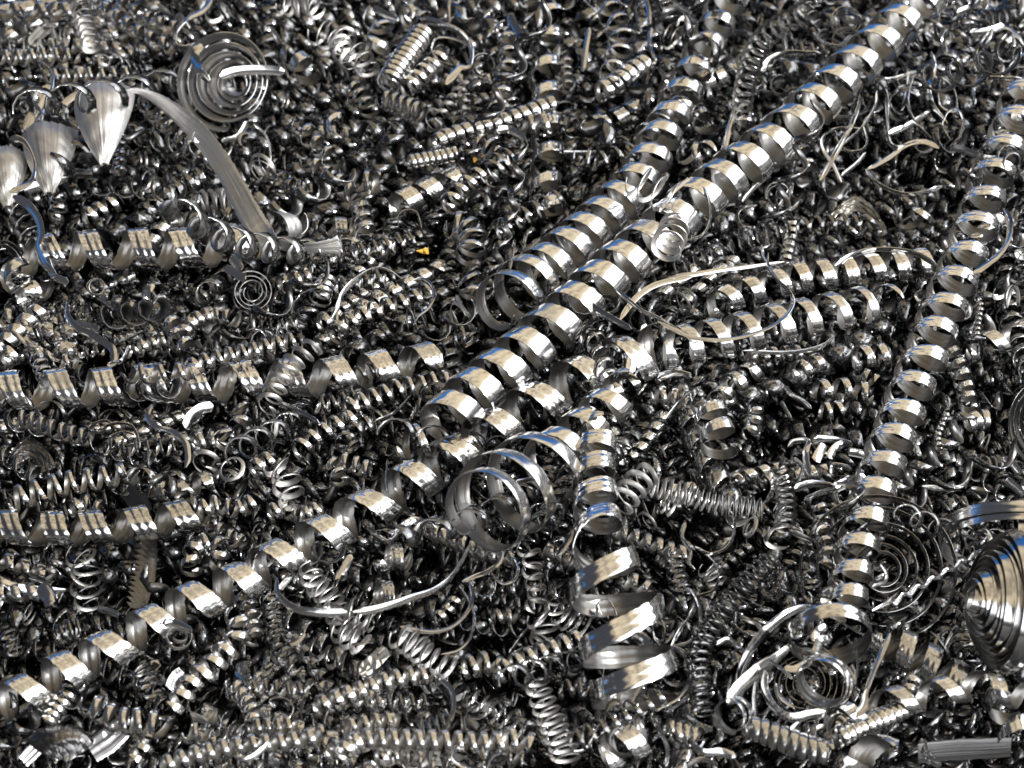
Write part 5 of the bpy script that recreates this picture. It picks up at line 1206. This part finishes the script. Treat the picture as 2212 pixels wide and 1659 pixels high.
def template(seed, seg=12, two=False, long=1.0):
    """A loose little spring, ring or sliver in its own space, lying along x, about a unit wide."""
    r = np.random.default_rng(seed)
    kind = seed % 10
    turns = r.uniform(8, 18) * long
    pitch = r.uniform(0.85, 1.7)
    rad_ = 0.55 + 0 * turns
    if kind == 8:
        turns, pitch = r.uniform(1.1, 2.2), r.uniform(0.3, 0.7)
        rad_ = 0.8
    n = int(turns * seg)
    phi = np.linspace(0, turns * 2 * math.pi, n)
    x = (phi / (2 * math.pi) - turns / 2) * pitch
    bend = r.normal(0, 0.02)
    if kind == 9:                                   # loose sliver
        n = 22
        t = np.linspace(-1, 1, n)
        C = np.stack([t * 3, 1.2 * t ** 2 * r.uniform(-1, 1) + 0.5 * np.sin(t * 2.5 + r.uniform(0, 6)), 0.3 * np.cos(t * 3)], 1)
        T = unit(np.gradient(C, axis=0))
        a = np.linspace(r.uniform(-.6, .6), r.uniform(-1.2, 1.2), n)
        U = unit(np.array([0, 0, 1.0]) - T * T[:, 2:3])
        Vv = np.cross(T, U)
        N = np.cos(a)[:, None] * U + np.sin(a)[:, None] * Vv
        prof = PROF2 if two else PROF3
        return sweep(C, N, np.cross(T, N), 0.5 * np.clip(np.minimum(t + 1.1, 1.1 - t) * 3, 0.3, 1), 0.05, prof)
    C = np.stack([x, bend * x * x + 0.35 * np.sin(x * 0.35 + r.uniform(0, 6)), 0.10 * np.sin(x * 0.7 + r.uniform(0, 6))], 1)
    T, U, Vv = frames(C, np.array([0, 0, 1.0]))
    style = 'SSSWWMDSMS'[kind]
    w = r.uniform(0.32, 0.62) * (0.8 if style in 'WMD' else 1.15) * min(pitch, 1.2)
    P, n2, b2, w2, th, prof, mats = helix_arrays(C, T, U, Vv, np.full(n, rad_) * (1 + 0.10 * np.sin(phi * 0.13 + r.uniform(0, 6))), phi + r.uniform(0, 6), np.full(n, w), style, seed=seed)
    return sweep(P, n2, b2, w2, th, PROF2 if two else prof)


def place_matrix(p, z, ang, tilt, roll, s):
    base = Matrix((( RIGHT[0], YAX[0], NRM[0]), (RIGHT[1], YAX[1], NRM[1]), (RIGHT[2], YAX[2], NRM[2])))
    rot = base @ Matrix.Rotation(ang, 3, 'Z') @ Matrix.Rotation(tilt, 3, 'Y') @ Matrix.Rotation(roll, 3, 'X')
    loc = RIGHT * p[0] + YAX * p[1] + NRM * z
    return rot, Vector(loc), s


# traced things keep their surroundings clear of loose pieces
CL = np.array(CLEAR)
BIG = CL[CL[:, 2] > 33]
corner = plane_xy(np.array([[-150, -120], [2362, -120], [-150, 1780], [2362, 1780]], float))
X0, X1 = corner[:, 0].min(), corner[:, 0].max()
Y0, Y1 = corner[:, 1].min(), corner[:, 1].max()

# single small pieces at the surface
T_MATS = {'S': (M_POL, M_INN), 'W': (M_DRK, M_DRK), 'M': (M_GRY, M_GRY), 'D': (M_DRK, M_GRY)}
lib = []
for sd in range(40):
    V, F, mat, uv = template(sd + 100, seg=15, long=0.55)
    st = 'SSSWWMDSMS'[(sd + 100) % 10]
    kd = 'small_curl' if (sd + 100) % 10 == 8 else 'metal_strand' if (sd + 100) % 10 == 9 else 'spring_coil'
    lib.append((make_mesh(kd, V * 0.07, F, mat, uv * 0.07, T_MATS[st]), kd))


def in_view(q):
    d = q - CAM
    z = d @ FWD
    return np.stack([VW / 2 + FV * (d @ RIGHT) / z, VH / 2 - FV * (d @ UP) / z], -1)


def blocked(me, rot, loc, s):
    """Whether a loose piece would run into something placed on the heap."""
    x0, x1 = me.vertices[0].co.x, me.vertices[-1].co.x
    ends = [np.array(loc + rot @ Vector((x, 0, 0)) * s) for x in np.linspace(x0, x1, 7)]
    v = in_view(np.array(ends))
    return bool(np.any(np.hypot(BIG[None, :, 0] - v[:, None, 0], BIG[None, :, 1] - v[:, None, 1]) - BIG[None, :, 2] < 10))


N_SINGLE = {'spring_coil': 108, 'small_curl': 35, 'metal_strand': 40}


def flow(p):
    """The way neighbouring springs tend to lie."""
    a = 0.40 + 0.60 / (1 + math.exp(-3.0 * p[0]))          # mostly sideways on one half, mixed on the other
    return 0.22 + a * (1.1 * math.sin(1.3 * p[0] + 0.7 * p[1] + 1.0) + 0.9 * math.sin(2.1 * p[1] - 1.1 * p[0]))


taken = []
count = {k: 0 for k in N_SINGLE}
tries = 0
while any(count[k] < N_SINGLE[k] for k in count) and tries < 14000:
    tries += 1
    me, kd = lib[rng.integers(len(lib))]
    if count[kd] >= N_SINGLE[kd]:
        continue
    vx, vy = rng.uniform(-20, VW + 20), rng.uniform(-20, VH + 20)
    if np.min(np.hypot(CL[:, 0] - vx, CL[:, 1] - vy) - CL[:, 2]) < (-22 if kd == 'spring_coil' else 12):
        continue
    if taken and min(math.hypot(vx - a, vy - b) for a, b in taken) < 34:
        continue
    p = plane_xy(np.array([[vx, vy]]))[0]
    if sink(p[None])[0] > 0.12:
        continue
    s = rng.uniform(0.55, 1.05) * (0.75 if kd == 'small_curl' else 1.0) * (1 + 0.16 * float(np.clip(p[1], -0.5, 2.2)))
    rot, loc, s = place_matrix(p, rng.uniform(-0.09, -0.03) if kd == 'spring_coil' else rng.uniform(-0.03, 0.01), flow(p) + rng.normal(0, 0.3), rng.normal(0, 0.08), rng.uniform(0, 6.28) if kd == 'spring_coil' else rng.normal(0, 0.6), s)
    if blocked(me, rot, loc, s):
        continue
    taken.append((vx, vy))
    count[kd] += 1
    o = bpy.data.objects.new(kd, me)
    o.matrix_world = Matrix.LocRotScale(loc, rot, Vector((s, s, s)))
    col.objects.link(o)
    o['category'] = KIND_INFO[kd][0]
    ax = rot @ Vector((0.2 * s, 0, 0))
    things.append([o, np.array([[vx, vy]]), None])

# everything beneath: shavings nobody could count, as one mass
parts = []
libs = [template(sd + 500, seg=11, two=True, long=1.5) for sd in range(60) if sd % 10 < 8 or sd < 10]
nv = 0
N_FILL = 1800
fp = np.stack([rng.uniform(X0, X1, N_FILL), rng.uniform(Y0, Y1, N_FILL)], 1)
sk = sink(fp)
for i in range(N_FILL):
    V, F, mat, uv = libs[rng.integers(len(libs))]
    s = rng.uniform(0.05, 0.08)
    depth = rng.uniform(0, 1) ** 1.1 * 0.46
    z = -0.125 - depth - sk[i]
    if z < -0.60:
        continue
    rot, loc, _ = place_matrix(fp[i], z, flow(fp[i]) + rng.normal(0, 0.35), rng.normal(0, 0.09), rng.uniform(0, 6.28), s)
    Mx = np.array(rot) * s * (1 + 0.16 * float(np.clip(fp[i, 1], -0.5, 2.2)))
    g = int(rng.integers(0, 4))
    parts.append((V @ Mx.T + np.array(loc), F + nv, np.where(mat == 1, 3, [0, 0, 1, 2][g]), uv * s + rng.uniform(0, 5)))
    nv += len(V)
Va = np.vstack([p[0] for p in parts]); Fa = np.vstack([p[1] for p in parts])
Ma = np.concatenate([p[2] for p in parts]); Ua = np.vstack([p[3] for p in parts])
fill = bpy.data.objects.new('metal_shavings', make_mesh('metal_shavings', Va, Fa, Ma, Ua, (M_SHD, M_DRK, M_SHD, M_DKS), sharp=None))  # dark steels paint the shade between the buried shavings
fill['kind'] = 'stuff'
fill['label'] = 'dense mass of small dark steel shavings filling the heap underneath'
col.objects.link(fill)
print('filler faces', len(Fa), 'singles', count)

# ------------------------------------------------------------------ names of what lies where
SHORT = [(t, t[2]) for t in things if t[2]]
NEAR = {
    'spring_coil': ('small', 'spring'), 'ribbon_coil': ('short', 'ribbon coil'), 'small_curl': ('tiny', 'curl'),
    'metal_strand': ('thin', 'strand'), 'flat_spiral': ('flat', 'spiral'), 'curled_flake': ('dull', 'flake'),
}
marks = []
for tag_, phrase in (('wide ribbon coil ending in two big', 'wide two loop coil'), ('longest bright ribbon', 'longest coil'), ('long stretched ribbed', 'stretched ribbed coil'),
                     ('ribbon coil opening into two huge', 'huge rings'), ('deeply grooved', 'slanted zigzag loops'), ('tall evenly wound', 'upright ribbed coil'),
                     ('wide loose ring tilted', 'wide tilted ring'), ('open ringed coil', 'open ringed coil'), ('smaller bright ribbon', 'smaller ribbon coil'),
                     ('long horizontal grooved', 'long horizontal coil'), ('short horizontal grooved', 'short horizontal coil'), ('horizontal ribbon coil under', 'ribbon coil under the torn strip'),
                     ('upright ribbon coil half', 'half buried upright coil'), ('big concentric', 'concentric spiral'), ('large flat wire', 'flat wire spiral'), ('tall conical', 'conical volute'),
                     ('dull torn strip', 'torn strip'), ('dull conical shell', 'conical shell'), ('densely wound', 'dense golden coil'), ('slender twisted', 'slender twisted coil'),
                     ('loose pale flat rings', 'pale flat rings'), ('dark thin spring arching', 'dark arching spring'), ('big open hooked', 'big hooked strip'), ('smile shaped', 'smile shaped strand'),
                     ('fine spring stretched', 'screw thread spring'), ('grey matte spring of flat', 'grey spring of flat rings'), ('grey matte spring crossing', 'grey matte spring'),
                     ('dull flat strip with a jagged', 'saw toothed strip'), ('long bright spring with hot', 'glinting spring at the bottom'), ('neat grey spring', 'steep grey spring'),
                     ('long dark tight spring', 'long dark tight spring'), ('far stretched ribbon', 'pale waved ribbon'), ('bright tightly ribbed', 'tightly ribbed coil'), ('fine tangled ball', 'hair tangle'),
                     ('fine arching hair', 'arching hair'), ('round grey flat', 'round grey spiral'), ('open spring with blue', 'blue edged spring'), ('bright wire spring running', 'bright wire spring'),
                     ('long tight dark spring resting', 'tight dark spring by the gap'), ('flattened heap', 'flattened ring pile'), ('loose bright spring of open', 'dangling loose spring'),
                     ('bright strand sweeping', 'sweeping strand'), ('yellow paint', 'yellow fleck'), ('curled bright strip standing', 'curled strip at the top'), ('short twisted ribbon coil', 'twisted ribbon coil'),
                     ('flat petal', 'petal like strip'), ('bright curving spring below', 'curving spring near the shell'), ('broad dull ribbon', 'broad dull coil'), ('large ring cut', 'large ring at the edge'),
                     ('small dark flat spiral', 'small dark spiral'), ('bright S shaped', 'S shaped strip'), ('long thin dark spring passing', 'thin dark spring')):
    for t in things:
        if t[2] and t[2].startswith(tag_):
            marks.append((phrase, t[1]))
            break
used = {t[2] for t in things if t[2]}


def direction(a, b):
    d = a - b
    ang = math.degrees(math.atan2(-d[1], d[0])) % 360
    return ['beside', 'above', 'above', 'above', 'beside', 'below', 'below', 'below'][int((ang + 22.5) // 45) % 8]


def look_of(o):
    me = o.data if o.type == 'MESH' else None
    mats = [m.name for m in me.materials] if me else []
    if 'grey_steel' == mats[0]:
        return 'grey'
    if 'dull_steel' == mats[0]:
        return 'dark'
    if mats[0] in ('oily_steel', 'torn_steel'):
        return 'dull'
    return 'bright'


for t in things:
    o, xy, lab = t
    if lab is None:
        c0 = xy.mean(axis=0)
        if marks:
            ds = sorted(((np.min(np.linalg.norm(m[1] - c0, axis=1)), i) for i, m in enumerate(marks)))
            kd = o.name.split('.')[0]
            size, noun = NEAR.get(kd, ('small', 'piece'))
            dim = max(o.dimensions) if o.dimensions[0] else 0.3
            length = 'short' if dim < 0.28 else 'long' if dim > 0.5 else 'middling'
            look = look_of(o)
            d1 = marks[ds[0][1]]
            rel = direction(c0, d1[1][np.argmin(np.linalg.norm(d1[1] - c0, axis=1))])
            tries_ = []
            for j in range(1, 7):
                d2 = marks[ds[j][1]]
                tries_.append(f'{size} {look} {noun} {rel} the {d1[0]} towards the {d2[0]}')
            tries_ += [f'{size} {length} {look} {noun} {rel} the {d1[0]} between it and the {marks[ds[j][1]][0]}' for j in range(1, 7)]
            lab = next((x for x in tries_ if x not in used and len(x.split()) <= 16), None)
            if lab is None:
                lab = f'{size} {look} {noun} among many like it in the heap'
            used.add(lab)
    o['label'] = lab
    if not o.get('group'):
        g = KIND_INFO.get(o.name.split('.')[0])
        if g and g[1]:
            o['group'] = g[1]
